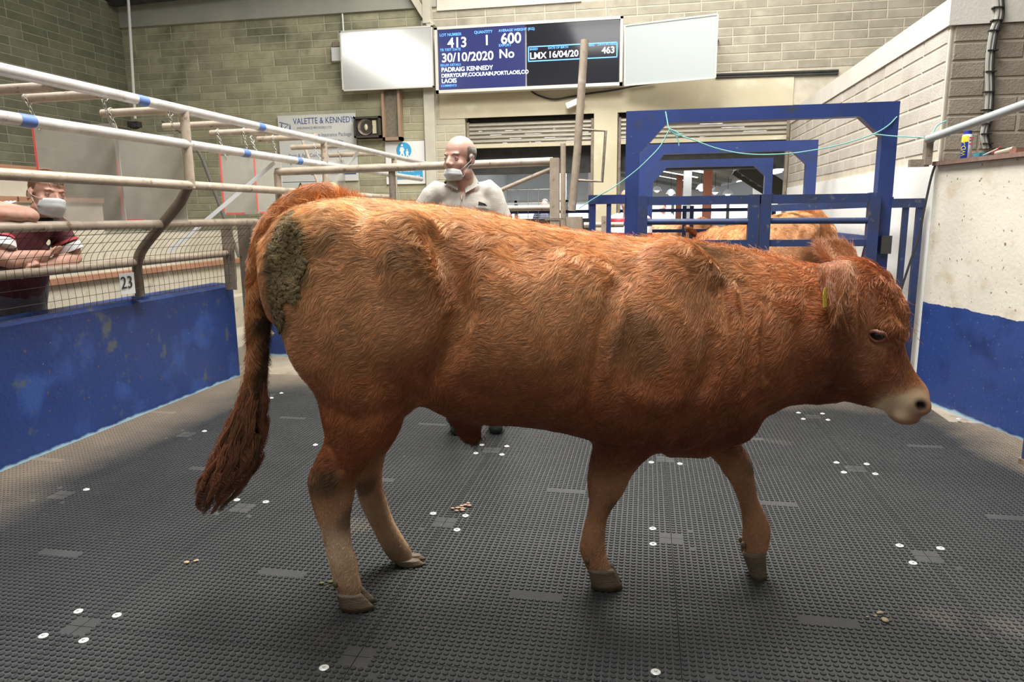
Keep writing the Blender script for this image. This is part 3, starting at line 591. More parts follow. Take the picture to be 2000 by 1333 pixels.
# white tapes
tape_w = pm('white_ribbon', (.85, .85, .85), rough=.4)
for lab, P, Q in (('long white ribbon slanting down left of the insurance sign', onX(536, 318, -3.0), onX(330, 492, -3.9)), ('short white ribbon slanting between rails at the insurance sign foot', onX(700, 297, -3.0), onX(640, 372, -3.4))):
    tag(MB().bar(P, Q, .032, .003, (0, 1, .3)).build('ribbon', tape_w), lab, 'ribbon')
t = thing('stair_handrail', 'dark bent handrail on the terrace stairs behind the fence', 'handrail', onX(440, 440, -5.0)*np.array([1, 1, 0]))
MB().tube([onY(318, 236, 8.2), onY(372, 268, 8.2), onY(396, 312, 8.2), onY(444, 442, 8.2), onY(474, 520, 8.2)], .022, 8).build('rail', pm('dark_grey_paint', (.09, .085, .07)), t, smooth=True)
tag(MB().tube([onY(588, 268, 8.6), onY(604, 312, 8.6), onY(636, 400, 8.6), (onY(652, 440, 8.6)[0], 8.6, .0)], .018, 8).build('prop', beige_pipe, smooth=True), 'thin slanting prop behind the top rails before the insurance sign', 'prop')
# ---------------------------------------------------------------- middle gate
GY = 5.6
t = thing('tubular_gate', 'worn beige tubular gate with wire mesh behind the man', 'gate', (-1.87, GY, .2))
MB().tube([(-3.05, GY, 1.755), (-.72, GY, 1.785)], .032, 12).build('top_rail', beige_pipe, t, smooth=True)
MB().tube([(-3.04, GY, .2), (-3.04, GY, 1.75)], .028, 12).build('upright', beige_pipe, t, smooth=True); MB().tube([(-2.04, GY+.02, .2), (-2.04, GY+.02, 1.76)], .028, 12).build('upright', rusty, t, smooth=True)
MB().box((-.74, GY-.035, .15), (-.67, GY+.035, 1.81)).build('upright', beige_pipe, t)
for z in (1.43, 1.10, .75, .4): MB().tube([(-3.03, GY, z), (-.72, GY, z)], .022, 10).build('rail', beige_pipe, t, smooth=True)
MB().tube([(-1.45, GY, 1.45), (-.73, GY, 1.73)], .018, 10).build('brace', beige_pipe, t, smooth=True)
gm = MB(); x = -2.0
while x < -.76: gm.tube([(x, GY+.025, .4), (x, GY+.025, 1.59)], .0022, 4); x += .083
for z in np.arange(.42, 1.60, .105): gm.tube([(-2.02, GY+.027, z), (-.74, GY+.027, z)], .0022, 4)
gm.build('wire_mesh', wire_lt, t)
tag(MB().tube([(-.68, GY+.35, 0), (-.68, GY+.35, 1.95)], .022, 10).build('stanchion', beige_pipe, smooth=True), 'thin beige stanchion just behind the gate end', 'post')
t = thing('hinge_post', 'short square beige post at the foot of the tall pole', 'post', (-.55, GY, 0))
MB().box((-.61, GY-.05, 0), (-.49, GY+.05, 1.36)).build('shaft', beige_pipe, t); MB().box((-.78, GY-.04, 1.335), (-.60, GY-.02, 1.352)).build('hinge_plate', rusty, t)
t = thing('tall_pole', 'tall worn leaning pole with a square handle loop', 'pole', (-.57, GY-.02, 1.36))
MB().tube([onY(1117, 412, GY-.02), onY(1128, 290, GY-.02), onY(1142, 78, GY-.02)], .030, 12).build('shaft', beige_pipe, t, smooth=True)
MB().tube([onY(*p, GY-.02) for p in ((1133, 253), (1183, 256), (1176, 355), (1122, 352))], .012, 8).build('handle_loop', rusty, t, smooth=True)
# rails behind that gate
t = thing('back_pen_rails', 'beige pen rails beyond the tall pole behind the blue panel', 'rail', (-.4, 6.6, 0))
for z in (1.28, .9): MB().tube([(-.56, 6.6, z), (-.2, 6.6, z)], .025, 10).build('rail', beige_pipe, t, smooth=True)
MB().box((-.40, 6.56, 0), (-.33, 6.64, 1.36)).build('post', beige_pipe, t)
# ---------------------------------------------------------------- blue frames and gates
def blue_frame(y, xl, xr, h, wz, wb, lab, m=blue_steel, d=.10):
    t = thing('race_portal', lab, 'frame', ((xl+xr)/2, y, 0), 'blue steel goalpost frames of the cattle race')
    for x0, x1 in ((xl, xl+wz), (xr-wz, xr)): MB().box((x0, y-d/2, 0), (x1, y+d/2, h-wb)).build('post', m, t)
    MB().box((xl, y-d/2, h-wb), (xr, y+d/2, h)).build('beam', m, t)
    g = .21*h/2.15
    MB().poly([(xl+wz, y-d/2-.002, h-wb), (xl+wz+g*.95, y-d/2-.002, h-wb), (xl+wz, y-d/2-.002, h-wb-g*1.05)], (0, d*.9, 0)).build('gusset', m, t)
    MB().poly([(xr-wz, y-d/2-.002, h-wb), (xr-wz, y-d/2-.002, h-wb-g*.7), (xr-wz-g*.75, y-d/2-.002, h-wb)], (0, d*.9, 0)).build('gusset', m, t)
    return t
F1 = blue_frame(5.7, -.165, 1.755, 2.145, .105, .095, 'nearest and tallest blue steel frame over the race entry')
blue_frame(8.45, -.12, 1.82, 2.145, .11, .11, 'second blue steel frame, midway down the race'); blue_frame(11.25, -.02, 1.82, 2.16, .11, .11, 'farthest and smallest blue steel frame, in the doorway')
def flat_gate(xa, xb, lab):
    t = thing('race_gate', lab, 'gate', ((xa+xb)/2, 5.63, .15), 'blue race gates across the entry')
    y = 5.62
    MB().box((xa, y-.03, 1.44), (xb, y+.03, 1.505)).build('top_rail', blue_worn, t)
    for x0 in (xa, xb-.075): MB().box((x0, y-.035, .12), (x0+.075, y+.035, 1.51)).build('stile', blue_worn, t)
    MB().tube([(xa+.05, y, 1.315), (xb-.05, y, 1.31)], .024, 10).build('rail', blue_worn, t, smooth=True)
    for z in (1.15, .92, .66, .40): MB().box((xa+.06, y-.02, z-.025), (xb-.06, y+.02, z+.025)).build('rail', blue_worn, t)
flat_gate(-.065, .825, 'left blue race gate, below the nearest frame'); flat_gate(.835, 1.66, 'right blue race gate, behind the bull\'s withers')
t = thing('side_panel', 'narrow blue side panel between the nearest frame and the cream wall', 'gate', (1.86, 5.66, 0))
MB().box((1.75, 5.63, 1.40), (1.965, 5.69, 1.465)).build('top_rail', blue_worn, t)
for x0, wd in ((1.835, .035), (1.925, .045)): MB().box((x0, 5.64, .05), (x0+wd, 5.68, 1.41)).build('bar', blue_worn, t)
MB().box((1.69, 5.60, 1.07), (1.76, 5.64, 1.20)).build('latch', dark_steel, t)
t = thing('side_panel', 'narrow blue side panel between the tall pole and the nearest frame', 'gate', (-.3, 5.66, 0))
MB().box((-.445, 5.63, 1.455), (-.16, 5.69, 1.525)).build('top_rail', blue_steel, t)
for x0, wd in ((-.44, .05), (-.305, .035)): MB().box((x0, 5.64, .05), (x0+wd, 5.68, 1.46)).build('bar', blue_steel, t)
t = thing('race_fence', 'blue side rails of the race along the white wall', 'fence', (1.8, 7, 0))
for z in (1.45, 1.15, .85, .5): MB().box((1.77, 5.8, z-.03), (1.81, 11.1, z+.03)).build('rail', blue_steel, t)
MB().bar(onY(1495, 408, 6.8), onY(1712, 398, 5.85), .03, .055).build('brace_bar', blue_worn, t)
t = thing('race_fence', 'blue side rails of the race on the doorway side', 'fence', (-.12, 7, 0))
for z in (1.15, .85, .5): MB().box((-.13, 5.8, z-.03), (-.09, 11.1, z+.03)).build('rail', blue_steel, t)
# far rails in the doorway
t = thing('shed_pen', 'far blue pen rails seen through the race', 'fence', (.6, 13.5, 0))
for z in (1.42, 1.05, .7): MB().box((-2.8, 13.45, z-.03), (3.4, 13.5, z+.03)).build('rail', blue_steel, t)
for x in (-2.6, -.3, .65, .78, 2.2): MB().box((x, 13.43, 0), (x+.07, 13.52, 1.5)).build('post', blue_steel, t)
t = thing('shed_pen', 'farther grey pen rails beyond the far blue pen', 'fence', (.6, 18, 0))
for z in (1.7, 1.2, .8): MB().box((-5, 18, z-.03), (5, 18.06, z+.03)).build('rail', dark_steel, t)
for x in np.arange(-4.6, 5, 1.3): MB().box((x, 18, 0), (x+.07, 18.06, 1.72)).build('post', dark_steel, t)
SCOL = (('nearest red oxide column in the shed', 2.0, 25, 1), ('second red oxide column in the shed, smaller', 1.55, 36, 1), ('pale column left of the nearest red column in the shed', 1.45, 27, 0), ('pale column right of the nearest red column in the shed', 3.2, 22, 0), ('pale column seen through the left doorway', -2.35, 20, 0), ('dark column seen through the left doorway beside the tall pole', -1.2, 17, 2))
for lab, x, y, k in SCOL: tag(MB().box((x-.14, y-.14, 0), (x+.14, y-.11, sz(x))).box((x-.14, y+.11, 0), (x+.14, y+.14, sz(x))).box((x-.02, y-.11, 0), (x+.02, y+.11, sz(x))).build('shed_column', [sheet_white, red_col, dark_steel][k]), lab, 'column', 'columns in the shed')
t = thing('shed_stair', 'dark steel staircase slanting down in the doorway', 'staircase', (1.9, 12.3, 0))
a, b = onY(1450, 322, 12.3), onY(1600, 418, 12.3)
MB().bar(a, b, .05, .26).build('stringer', pm('grey_green_steel', (.10, .11, .10)), t)
MB().bar(a+np.array([0, .8, 0]), b+np.array([0, .8, 0]), .05, .26).build('stringer', MATS['grey_green_steel'], t)
for k in range(9): c = a+(b-a)*(k+.5)/9; MB().box(c+np.array([-.12, .03, -.02]), c+np.array([.12, .78, .02])).build('tread', dark_steel, t)
low = MB().box((-3.0, 12.6, .0), (-.5, 12.9, 1.30)); tag(low.build('dark_crate', pm('dark_panel', (.05, .045, .04))), 'dark low panel behind the gate in the left doorway', 'panel')
lmp = pm('lit_lamp', (1, 1, 1), emis=((1, 1, 1), 3))
LL = ['leftmost bright bell lamp in the far shed, high under the roof', 'second bright bell lamp from the left in the far shed', 'bright bell lamp left of the nearest red column', 'bright bell lamp just right of the nearest red column', 'bright bell lamp above the race gate joint', 'rightmost bright bell lamp in the far shed']
for i, (x, y, z) in enumerate(((-.35, 30, 2.75), (.45, 33, 2.55), (1.0, 31, 2.35), (1.95, 27, 2.4), (2.7, 30, 2.35), (3.3, 31, 2.3))):
    t = thing('shed_lamp', LL[i], 'lamp', (x, y, z-.2), 'bell lamps in the far shed')
    MB().tube([(x, y, z-.2), (x, y, z-.05), (x, y, z)], [.22, .13, .04], 14, cap=False).build('shade', sheet_white, t, smooth=True); MB().ball((x, y, z-.16), .12).build('bulb', lmp, t, smooth=True); MB().tube([(x, y, z), (x, y, sz(x))], .01, 5).build('cord', cable_m, t)
# ---------------------------------------------------------------- right side
sh0, sh1 = P1+dR*.02, P1+dR*4.1
tag(MB().poly([(*(sh0-nR*.04), 1.687), (*(sh1-nR*.04), 1.687), (*(sh1+nR*.26), 1.687), (*(sh0+nR*.26), 1.687)], (0, 0, .028)).build('shelf_board', shelf_wood), 'brown board capping the cream ring wall', 'shelf')
ra, rb = onY(1812, 272, 5.50), onY(2030, 194, 4.6)
t = thing('wall_rail', 'grey round rail running right above the brown shelf', 'rail', ra); MB().tube([ra, rb, rb+(rb-ra)*1.2], .027, 14).build('pipe', pm('grey_painted_pipe', (.36, .38, .37), (.42, .44, .43), 6, .4), t, smooth=True)
q = onY(1812, 285, 5.53); MB().box(q+np.array([-.015, -.02, -.13]), q+np.array([.03, .04, .05])).box(q+np.array([-.10, -.0, -.14]), q+np.array([.02, .05, -.09])).build('bracket', rusty, t)
def on_shelf(x): # point on the shelf top under pixel column x
    best = min((P1+dR*s+nR*.05 for s in np.linspace(0, 2, 400)), key=lambda p: abs(proj((p[0], p[1], 1.715))[0]-x)); return np.array([best[0], best[1], 1.715])
p = on_shelf(1886)
t = thing('spray_can', 'blue white and yellow aerosol can standing on the brown shelf', 'can', p)
can_b = pm('can_blue', (.02, .04, .30), rough=.3); can_w = pm('can_white', (.8, .8, .8), rough=.3); can_y = pm('can_yellow', (.85, .75, .08), rough=.3); can_r = pm('can_red', (.7, .05, .05), rough=.4)
MB().tube([p+[0, 0, .0], p+[0, 0, .004], p+[0, 0, .15], p+[0, 0, .162]], [.030, .032, .032, .026], 20).build('body', can_w, t, smooth=True)
MB().tube([p+[0, 0, .162], p+[0, 0, .185]], [.024, .022], 16).build('cap', can_b, t, smooth=True)
w_ = MB(); arc = [(p[0]+.0327*math.cos(a), p[1]+.0327*math.sin(a)) for a in np.linspace(math.radians(165), math.radians(262), 12)]
for (z0, z1, mm, nm) in ((.002, .112, can_b, 'blue_wrap'), (.112, .152, can_y, 'yellow_wrap')):
    V = [(x, y, p[2]+z) for x, y in arc for z in (z0, z1)]; make(nm, V, [[2*i, 2*i+2, 2*i+3, 2*i+1] for i in range(11)], mm, t, smooth=True)
ang = math.atan2(-p[1], -p[0]); 
tx = text('WD-40', p+[.033*math.cos(ang-.15), .033*math.sin(ang-.15), .02], .038, can_y, t, ext=.0003); tx.rotation_euler = (math.pi/2, -math.pi/2, ang-.15+math.pi/2)
for z in (.135, .118, .095): MB().box(p+[-.001, -.0335, z], p+[.022, -.0322, z+.007]).build('print_line', can_r, t)
a = on_shelf(1915); b = on_shelf(1935)
tag(MB().box(a+[-.02, -.03, 0], a+[.03, .06, .03]).build('blue_box', pm('cyan_plastic', (.05, .30, .42))), 'small blue packet beside the aerosol can on the shelf', 'packet')
tag(MB().tube([on_shelf(1915)+[0, -.02, .01], on_shelf(1948)+[0, 0, .045]], .004, 6).build('pen', can_w), 'white pen lying across the blue packet on the shelf', 'pen')
tag(MB().tube([on_shelf(1935)+[0, -.01, .02], on_shelf(1952)+[0, 0, .055]], .003, 6).build('pen', can_r), 'thin red pen on the shelf beside the white pen', 'pen')
tag(MB().tube([on_shelf(1945)+[0, 0, .017], on_shelf(1980)+[0, 0, .03]], [.012, .017], 10).build('paper_roll', pm('cream_paper', (.7, .62, .5))), 'rolled cream paper at the right of the shelf', 'paper')
tag(MB().box(on_shelf(1990)+[-.03, -.03, 0], on_shelf(1990)+[.14, .05, .03]).build('clay_tray', pm('terracotta', (.42, .2, .13))), 'reddish tray at the far right of the shelf', 'tray')
cv = [onY(x, y, 5.56) for x, y in ((1946, -20), (1944, 30), (1938, 60), (1932, 120), (1927, 180), (1922, 230), (1921, 262), (1926, 290))]
t = thing('cable_bundle', 'grey cable bundle tied down the brown block wall', 'cable', cv[-1])
for dx, r, m in ((0, .014, pm('grey_cable', (.34, .34, .30))), (.020, .008, pm('light_cable', (.5, .49, .44))), (.034, .009, cable_m)):
    MB().tube(cr([c+np.array([dx+ (.012*math.sin(i*1.7)), 0, 0]) for i, c in enumerate(cv)]), r, 8).build('cable', m, t, smooth=True)
for c in cr(cv, 3)[2::2]: MB().box(c+np.array([-.02, -.02, -.004]), c+np.array([.045, .02, .004])).build('cable_tie', cable_m, t)
hose = [onY(x, y, 5.54) for x, y in ((1828, 318), (1818, 350), (1805, 410), (1795, 460), (1775, 520), (1762, 560), (1757, 580))]
tag(MB().tube(cr(hose), .008, 6).build('cable', cable_m, smooth=True), 'black cable hanging down the corner of the cream wall', 'cable')
q = [onY(x, y, 5.75) for x, y in ((1706, 430), (1700, 450), (1690, 480), (1684, 505))]
tag(MB().tube(cr(q), .01, 6).build('hose', cable_m, smooth=True), 'short black hose against the white wall behind the near blue post', 'hose')
t = thing('blue_gate_post', 'blue steel gate post at the right edge by the wall', 'post', (2.0, 4.1, 0))
MB().tube([(2.06, 4.1, 0.0), (2.06, 4.1, .75)], .03, 14).build('pipe', blue_worn, t, smooth=True); MB().box((2.09, 4.04, .03), (2.17, 4.10, .75)).build('panel_edge', blue_worn, t); MB().tube([(2.06, 4.1, 0), (2.06, 4.1, .05)], .042, 14).build('collar', rusty, t)
# twine
tw = pm('turquoise_twine', (.22, .52, .48), rough=.7)
YT_ = 5.62
seg = [[(1300, 218, YT_), (1303, 235, 5.6), (1307, 252, 5.58), (1318, 262, 5.58), (1350, 272, 5.58), (1400, 290, 5.6), (1450, 300, 5.6), (1500, 302, 5.6), (1560, 298, 5.6), (1640, 283, 5.6), (1705, 262, 5.63), (1735, 245, 5.64), (1752, 228, 5.65)],
       [(1307, 254, 5.58), (1290, 285, 5.58), (1265, 312, 5.57), (1240, 335, 5.58), (1200, 365, 5.6), (1160, 388, 5.6), (1130, 408, 5.58)],
       [(1705, 262, 5.63), (1745, 266, 5.60), (1790, 268, 5.52), (1818, 270, 5.47)], [(1815, 275, 5.46), (1822, 262, 5.45), (1830, 246, 5.46), (1848, 236, 5.46)], [(1815, 262, 5.47), (1826, 270, 5.45), (1822, 280, 5.46)],
       [(1308, 252, 5.57), (1322, 258, 5.56), (1334, 268, 5.57), (1326, 262, 5.56), (1312, 256, 5.57)], [(1318, 262, 5.57), (1325, 275, 5.57), (1326, 285, 5.57)]]
t = thing('twine', 'turquoise baler twine strung from the tall pole across the frame to the rail', 'twine', (.8, 5.6, 1.8))
for s in seg: MB().tube(cr([onY(*p) for p in s]), .0045, 6).build('strand', tw, t, smooth=True)
# ---------------------------------------------------------------- body building: closed pieces fused by voxel remesh
def spiral_up(t, side):
    s = np.array(side, float); s = s-t*(t @ s); return nrm(s)
def swept(P, RA, RB, side, n=18):
    """closed tube along P; RA radius across 'side x tangent', RB radius along 'side'"""
    P = np.array(P, float); V = []; F = []
    for i, p in enumerate(P):
        t = nrm(P[min(i+1, len(P)-1)]-P[max(i-1, 0)]); b = spiral_up(t, side); a = np.cross(b, t)
        for k in range(n):
            g = 2*math.pi*k/n; V.append(p+RA[i]*math.cos(g)*a+RB[i]*math.sin(g)*b)
    m = len(P)
    F = [[i*n+k, i*n+(k+1) % n, (i+1)*n+(k+1) % n, (i+1)*n+k] for i in range(m-1) for k in range(n)]
    t0, t1 = nrm(P[0]-P[1]), nrm(P[-1]-P[-2]); V += [P[0]+t0*min(RA[0], RB[0])*.5, P[-1]+t1*min(RA[-1], RB[-1])*.5]
    F += [[m*n, (k+1) % n, k] for k in range(n)]+[[m*n+1, (m-1)*n+k, (m-1)*n+(k+1) % n] for k in range(n)]
    return V, F
def fuse(pieces, voxel, smooth=8, fac=.5):
    me = bpy.data.meshes.new('tmp'); V = []; F = []
    for v, f in pieces: b = len(V); V += [tuple(p) for p in v]; F += [[i+b for i in q] for q in f]
    me.from_pydata(V, [], F); me.update(); o = bpy.data.objects.new('tmp', me); C.objects.link(o)
    m = o.modifiers.new('r', 'REMESH'); m.mode = 'VOXEL'; m.voxel_size = voxel
    m = o.modifiers.new('s', 'SMOOTH'); m.iterations = smooth; m.factor = fac
    out = bpy.data.meshes.new_from_object(o.evaluated_get(bpy.context.evaluated_depsgraph_get()))
    bpy.data.objects.remove(o); bpy.data.meshes.remove(me); return out
def ellipsoid(c, r, rot=None): m = MB().ball(c, r, 20, 14, rot); return m.v, m.f
def coords(me): a = np.empty(len(me.vertices)*3); me.vertices.foreach_get('co', a); return a.reshape(-1, 3)
def normals(me): a = np.empty(len(me.vertices)*3); me.vertices.foreach_get('normal', a); return a.reshape(-1, 3)
def mesh_obj(name, me, mat, parent, smooth=True, **k):
    me.name = name; me.materials.clear(); me.materials.append(mat)
    if smooth: me.polygons.foreach_set('use_smooth', [True]*len(me.polygons))
    o = bpy.data.objects.new(name, me); link(o, parent); WLOC[o.name] = Vector((0, 0, 0)); return tag(o, **k)
# ---- the bull stands in its own frame: u forward along the spine, v to its far (left) side, w up; the spine is bent in plan
HD = np.array([[-.6, 17], [0, 16], [.9, 13], [1.4, 8], [1.8, 0], [2.15, -8], [2.5, -14], [3.2, -16]])
US = np.linspace(-.7, 3.4, 821); HG = np.radians(np.interp(US, HD[:, 0], HD[:, 1])); DU = US[1]-US[0]
MXY = np.zeros((len(US), 2)); i0 = int(np.argmin(abs(US)))
for i in range(i0+1, len(US)): MXY[i] = MXY[i-1]+DU*np.array([math.cos(HG[i]), math.sin(HG[i])])
for i in range(i0-1, -1, -1): MXY[i] = MXY[i+1]-DU*np.array([math.cos(HG[i]), math.sin(HG[i])])
MXY += np.array([-1.285, 2.235])
def mid(u): return np.array([np.interp(u, US, MXY[:, 0]), np.interp(u, US, MXY[:, 1])])
def hd(u): return np.interp(u, US, HG)
def to_world(P):
    P = np.asarray(P, float).reshape(-1, 3); u = P[:, 0]; h = hd(u)
    x = np.interp(u, US, MXY[:, 0])-P[:, 1]*np.sin(h); y = np.interp(u, US, MXY[:, 1])+P[:, 1]*np.cos(h)
    return np.stack([x, y, P[:, 2]], 1)
def uw(x, y, v=0.0):                                  # (u, w) of pixel on the spine surface shifted sideways by v
    L = to_world(np.stack([US, np.full_like(US, v), np.zeros_like(US)], 1))[:, :2]; d = ray(x, y)
    c = L[:, 0]*d[1]-L[:, 1]*d[0]; i = int(np.argmax(np.sign(c[:-1]) != np.sign(c[1:]))); f_ = c[i]/(c[i]-c[i+1])
    p = L[i]*(1-f_)+L[i+1]*f_; t = (p @ d[:2])/(d[:2] @ d[:2]); return np.array([US[i]+DU*f_, CAMH+t*d[2]])
def cr_i(xs, X, Y): return np.interp(xs, X, Y)
TOP = [uw(*p) for p in ((537, 452), (548, 425), (575, 404), (610, 394), (650, 388), (700, 388), (760, 393), (850, 404), (930, 414), (1000, 429), (1060, 442), (1130, 454), (1200, 463), (1260, 466), (1320, 470), (1400, 480), (1460, 489), (1520, 500), (1580, 512), (1640, 520), (1690, 530))]
BOT = [uw(*p, -.10) for p in ((540, 640), (570, 700), (610, 750), (680, 790), (760, 800), (830, 803), (880, 828), (950, 842), (1020, 842), (1080, 848), (1140, 862), (1200, 880), (1260, 890), (1330, 893), (1390, 872), (1440, 845), (1480, 812), (1550, 785), (1600, 772), (1650, 740), (1700, 700))]
tu, tw_ = np.array(TOP).T; bu, bw_ = np.array(BOT).T
U0 = min(tu[0], bu[0]); 
WID = np.array([(-.02, .12), (.05, .20), (.15, .25), (.35, .285), (.55, .285), (.8, .27), (1.05, .315), (1.3, .325), (1.55, .29), (1.75, .26), (1.95, .20), (2.15, .155), (2.35, .135), (2.6, .12)])
ZC = np.array([(0, .52), (.3, .50), (.8, .47), (1.2, .43), (1.6, .46), (2.0, .5), (2.6, .5)])   # height of the widest place
SEC = []
UEND = uw(1655, 640)[0]
for u in np.linspace(.015, UEND, 70):
    zt, zb = np.interp(u, tu, tw_), np.interp(u, bu, bw_)
    SEC.append((u, zt, zb, np.interp(u, WID[:, 0], WID[:, 1]), np.interp(u, ZC[:, 0], ZC[:, 1])))
def torso():
    n = 36; V = []; F = []
    for u, zt, zb, wd, zc in SEC:
        c = zb+(zt-zb)*zc
        et = np.interp(u, [0, .3, .7, 1.2, 1.7, 2.1], [.95, .82, .74, .80, 1.05, 1.15]); eb = np.interp(u, [0, .6, 1.2, 1.6, 2.1], [1.0, .95, .84, 1.0, 1.1])
        for k in range(n):
            g = 2*math.pi*k/n; s, co = math.sin(g), math.cos(g)
            if s >= 0: z = c+(zt-c)*abs(s)**et; y = wd*np.sign(co)*abs(co)**et
            else: z = c-(c-zb)*abs(s)**eb; y = wd*np.sign(co)*abs(co)**eb
            V.append((u, y, z))
    m = len(SEC); F = [[i*n+k, i*n+(k+1) % n, (i+1)*n+(k+1) % n, (i+1)*n+k][::-1] for i in range(m-1) for k in range(n)]
    F += [list(range(n)), list(range((m-1)*n, m*n))[::-1]]; return V, F
def leg(rows, v, rb, vtop=None, n=16):
    """rows (xl, xr, y) read off the photo, laid in the plane v; rb lateral radii"""
    P = []; RA = []
    for k, (xl, xr, y) in enumerate(rows):
        vv = v if vtop is None else vtop+(v-vtop)*min(1, k/4)
        a, b = uw(xl, y, vv), uw(xr, y, vv); P.append(((a[0]+b[0])/2, vv, (a[1]+b[1])/2)); RA.append(abs(b[0]-a[0])/2)
    P = cr(P, 3); t = np.linspace(0, len(rows)-1, len(P)); RA = np.interp(t, range(len(rows)), RA); RB = np.interp(t, np.linspace(0, len(rows)-1, len(rb)), rb)
    for i in range(len(P)):                          # rows are horizontal widths: narrow them by the slant
        d = P[min(i+1, len(P)-1)]-P[max(i-1, 0)]; RA[i] *= abs(d[2])/np.linalg.norm(d)*.98
    return swept(P, RA, RB, (0, 1, 0), n)
NHL = [(590, 830, 600), (600, 820, 690), (612, 805, 770), (622, 775, 830), (622, 748, 870), (606, 722, 905), (597, 702, 935), (601, 697, 960), (610, 690, 995), (624, 686, 1030), (632, 688, 1062), (640, 699, 1098), (650, 706, 1134), (662, 712, 1160)]
FHL = [(640, 840, 640), (655, 815, 740), (670, 785, 830), (682, 756, 880), (688, 748, 920), (694, 748, 950), (702, 758, 982), (724, 775, 1028), (740, 796, 1062), (752, 812, 1082), (772, 818, 1096)]
NFL = [(1150, 1400, 700), (1150, 1370, 770), (1152, 1320, 830), (1149, 1268, 880), (1145, 1238, 920), (1143, 1222, 954), (1148, 1200, 985), (1144, 1187, 1012), (1136, 1184, 1042), (1131, 1184, 1070), (1137, 1188, 1092), (1148, 1200, 1118)]
FFL = [(1290, 1440, 760), (1300, 1450, 810), (1340, 1452, 850), (1372, 1466, 880), (1400, 1476, 908), (1424, 1476, 938), (1440, 1482, 975), (1446, 1498, 1009), (1448, 1508, 1037), (1448, 1503, 1066), (1452, 1496, 1088)]
vNH, vFH, vNF, vFF = -.155, .150, -.075, .045
pieces = [torso(),
    leg(NHL, vNH, [.09, .12, .125, .105, .08, .056, .046, .040, .032, .030, .034, .038, .036, .034]), leg(FHL, vFH, [.09, .12, .11, .085, .06, .048, .040, .032, .034, .036, .034]),
    leg(NFL, vNF, [.07, .09, .10, .08, .06, .050, .038, .031, .034, .038, .034, .034], vtop=-.17), leg(FFL, vFF, [.08, .09, .08, .06, .052, .046, .034, .034, .040, .036, .034], vtop=.15)]
def blob(x, y, v, ru, rv, rw, rot=0):
    a = uw(x, y, v); c, s = math.cos(rot), math.sin(rot); R = [[c, 0, -s], [0, 1, 0], [s, 0, c]]
    return ellipsoid((a[0], v, a[1]), (ru, rv, rw), R)
for sg in (-1, 1):                                   # haunch, hip bone, shoulder, upper arm, on both sides
    for (x, y, v, ru, rv, rw, ro) in ((690, 610, .16, .25, .145, .34, .15), (800, 540, .175, .20, .12, .22, .3), (650, 470, .16, .16, .11, .12, 0), (745, 735, .13, .16, .12, .16, 0),
                                      (1330, 640, .165, .20, .115, .30, .2), (1270, 770, .15, .13, .10, .16, .2), (1100, 640, .19, .30, .145, .26, 0), (980, 640, .18, .22, .13, .24, 0)):
        a = uw(x, y, -v); c, s = math.cos(ro), math.sin(ro); pieces.append(ellipsoid((a[0], sg*v, a[1]), (ru, rv, rw), [[c, 0, -s], [0, 1, 0], [s, 0, c]]))
pieces += [blob(1425, 800, 0, .12, .12, .13), blob(1330, 850, 0, .16, .10, .07), blob(1290, 495, 0, .22, .10, .05), blob(1500, 690, 0, .22, .13, .2)]
# sheath, with the navel fold running back
a, b, c_ = uw(905, 825, 0), uw(922, 852, 0), uw(930, 868, 0)
pieces.append(swept([(a[0], 0, a[1]+.04), (b[0], 0, b[1]), (c_[0], 0, c_[1])], [.065, .042, .018], [.05, .036, .018], (0, 1, 0)))
# dewlap
pieces.append(swept([(*uw(x, y, 0)[:1], 0, uw(x, y, 0)[1]) for x, y in ((1640, 760), (1600, 768), (1540, 770), (1480, 792), (1430, 835), (1370, 870), (1300, 880))], [.05, .045, .04, .05, .06, .05, .03], [.03, .03, .035, .05, .06, .05, .03], (0, 1, 0)))
# head
dA = np.array([.607, .795]); dN = np.array([.795, -.607]); H0 = np.array([1650., 590.])
def headpt(s, n, v=0.0): q = H0+dA*s+dN*n; a = uw(q[0], q[1], v); return np.array([a[0], v, a[1]])
HS = [(-62, 55, -75, .10), (-25, 72, -95, .118), (15, 78, -118, .125), (60, 76, -132, .128), (95, 68, -138, .118), (125, 50, -132, .104), (155, 33, -118, .088), (185, 28, -93, .074), (210, 27, -74, .066), (230, 27, -62, .068), (246, 22, -50, .062), (257, 8, -34, .045)]
hv = []; n = 28
for s, tp, bt, hw in HS:
    c = (tp+bt)/2; A = headpt(s, c); T_ = headpt(s, tp); r = np.linalg.norm(T_-A); upv = nrm(T_-A)
    for k in range(n):
        g = 2*math.pi*k/n; sn, co = math.sin(g), math.cos(g)
        wdt = hw*(1.0 if sn > 0 else 1-.30*abs(sn)); e = .85 if sn > 0 else .95
        hv.append(A+upv*r*np.sign(sn)*abs(sn)**e+np.array([0, 1, 0])*wdt*np.sign(co)*abs(co)**e)
m_ = len(HS); hf = [[i*n+k, i*n+(k+1) % n, (i+1)*n+(k+1) % n, (i+1)*n+k][::-1] for i in range(m_-1) for k in range(n)]+[list(range(n)), list(range((m_-1)*n, m_*n))[::-1]]
pieces.append((hv, hf))
pieces.append(swept([headpt(-70, 32), headpt(-30, 52), headpt(20, 62), headpt(70, 60), headpt(118, 44)], [.03, .06, .065, .055, .03], [.05, .085, .085, .08, .05], (0, 1, 0)))   # poll and forehead
pieces.append(swept([headpt(225, -52), headpt(245, -42), headpt(262, -22)], [.035, .035, .03], [.055, .055, .045], (0, 1, 0)))
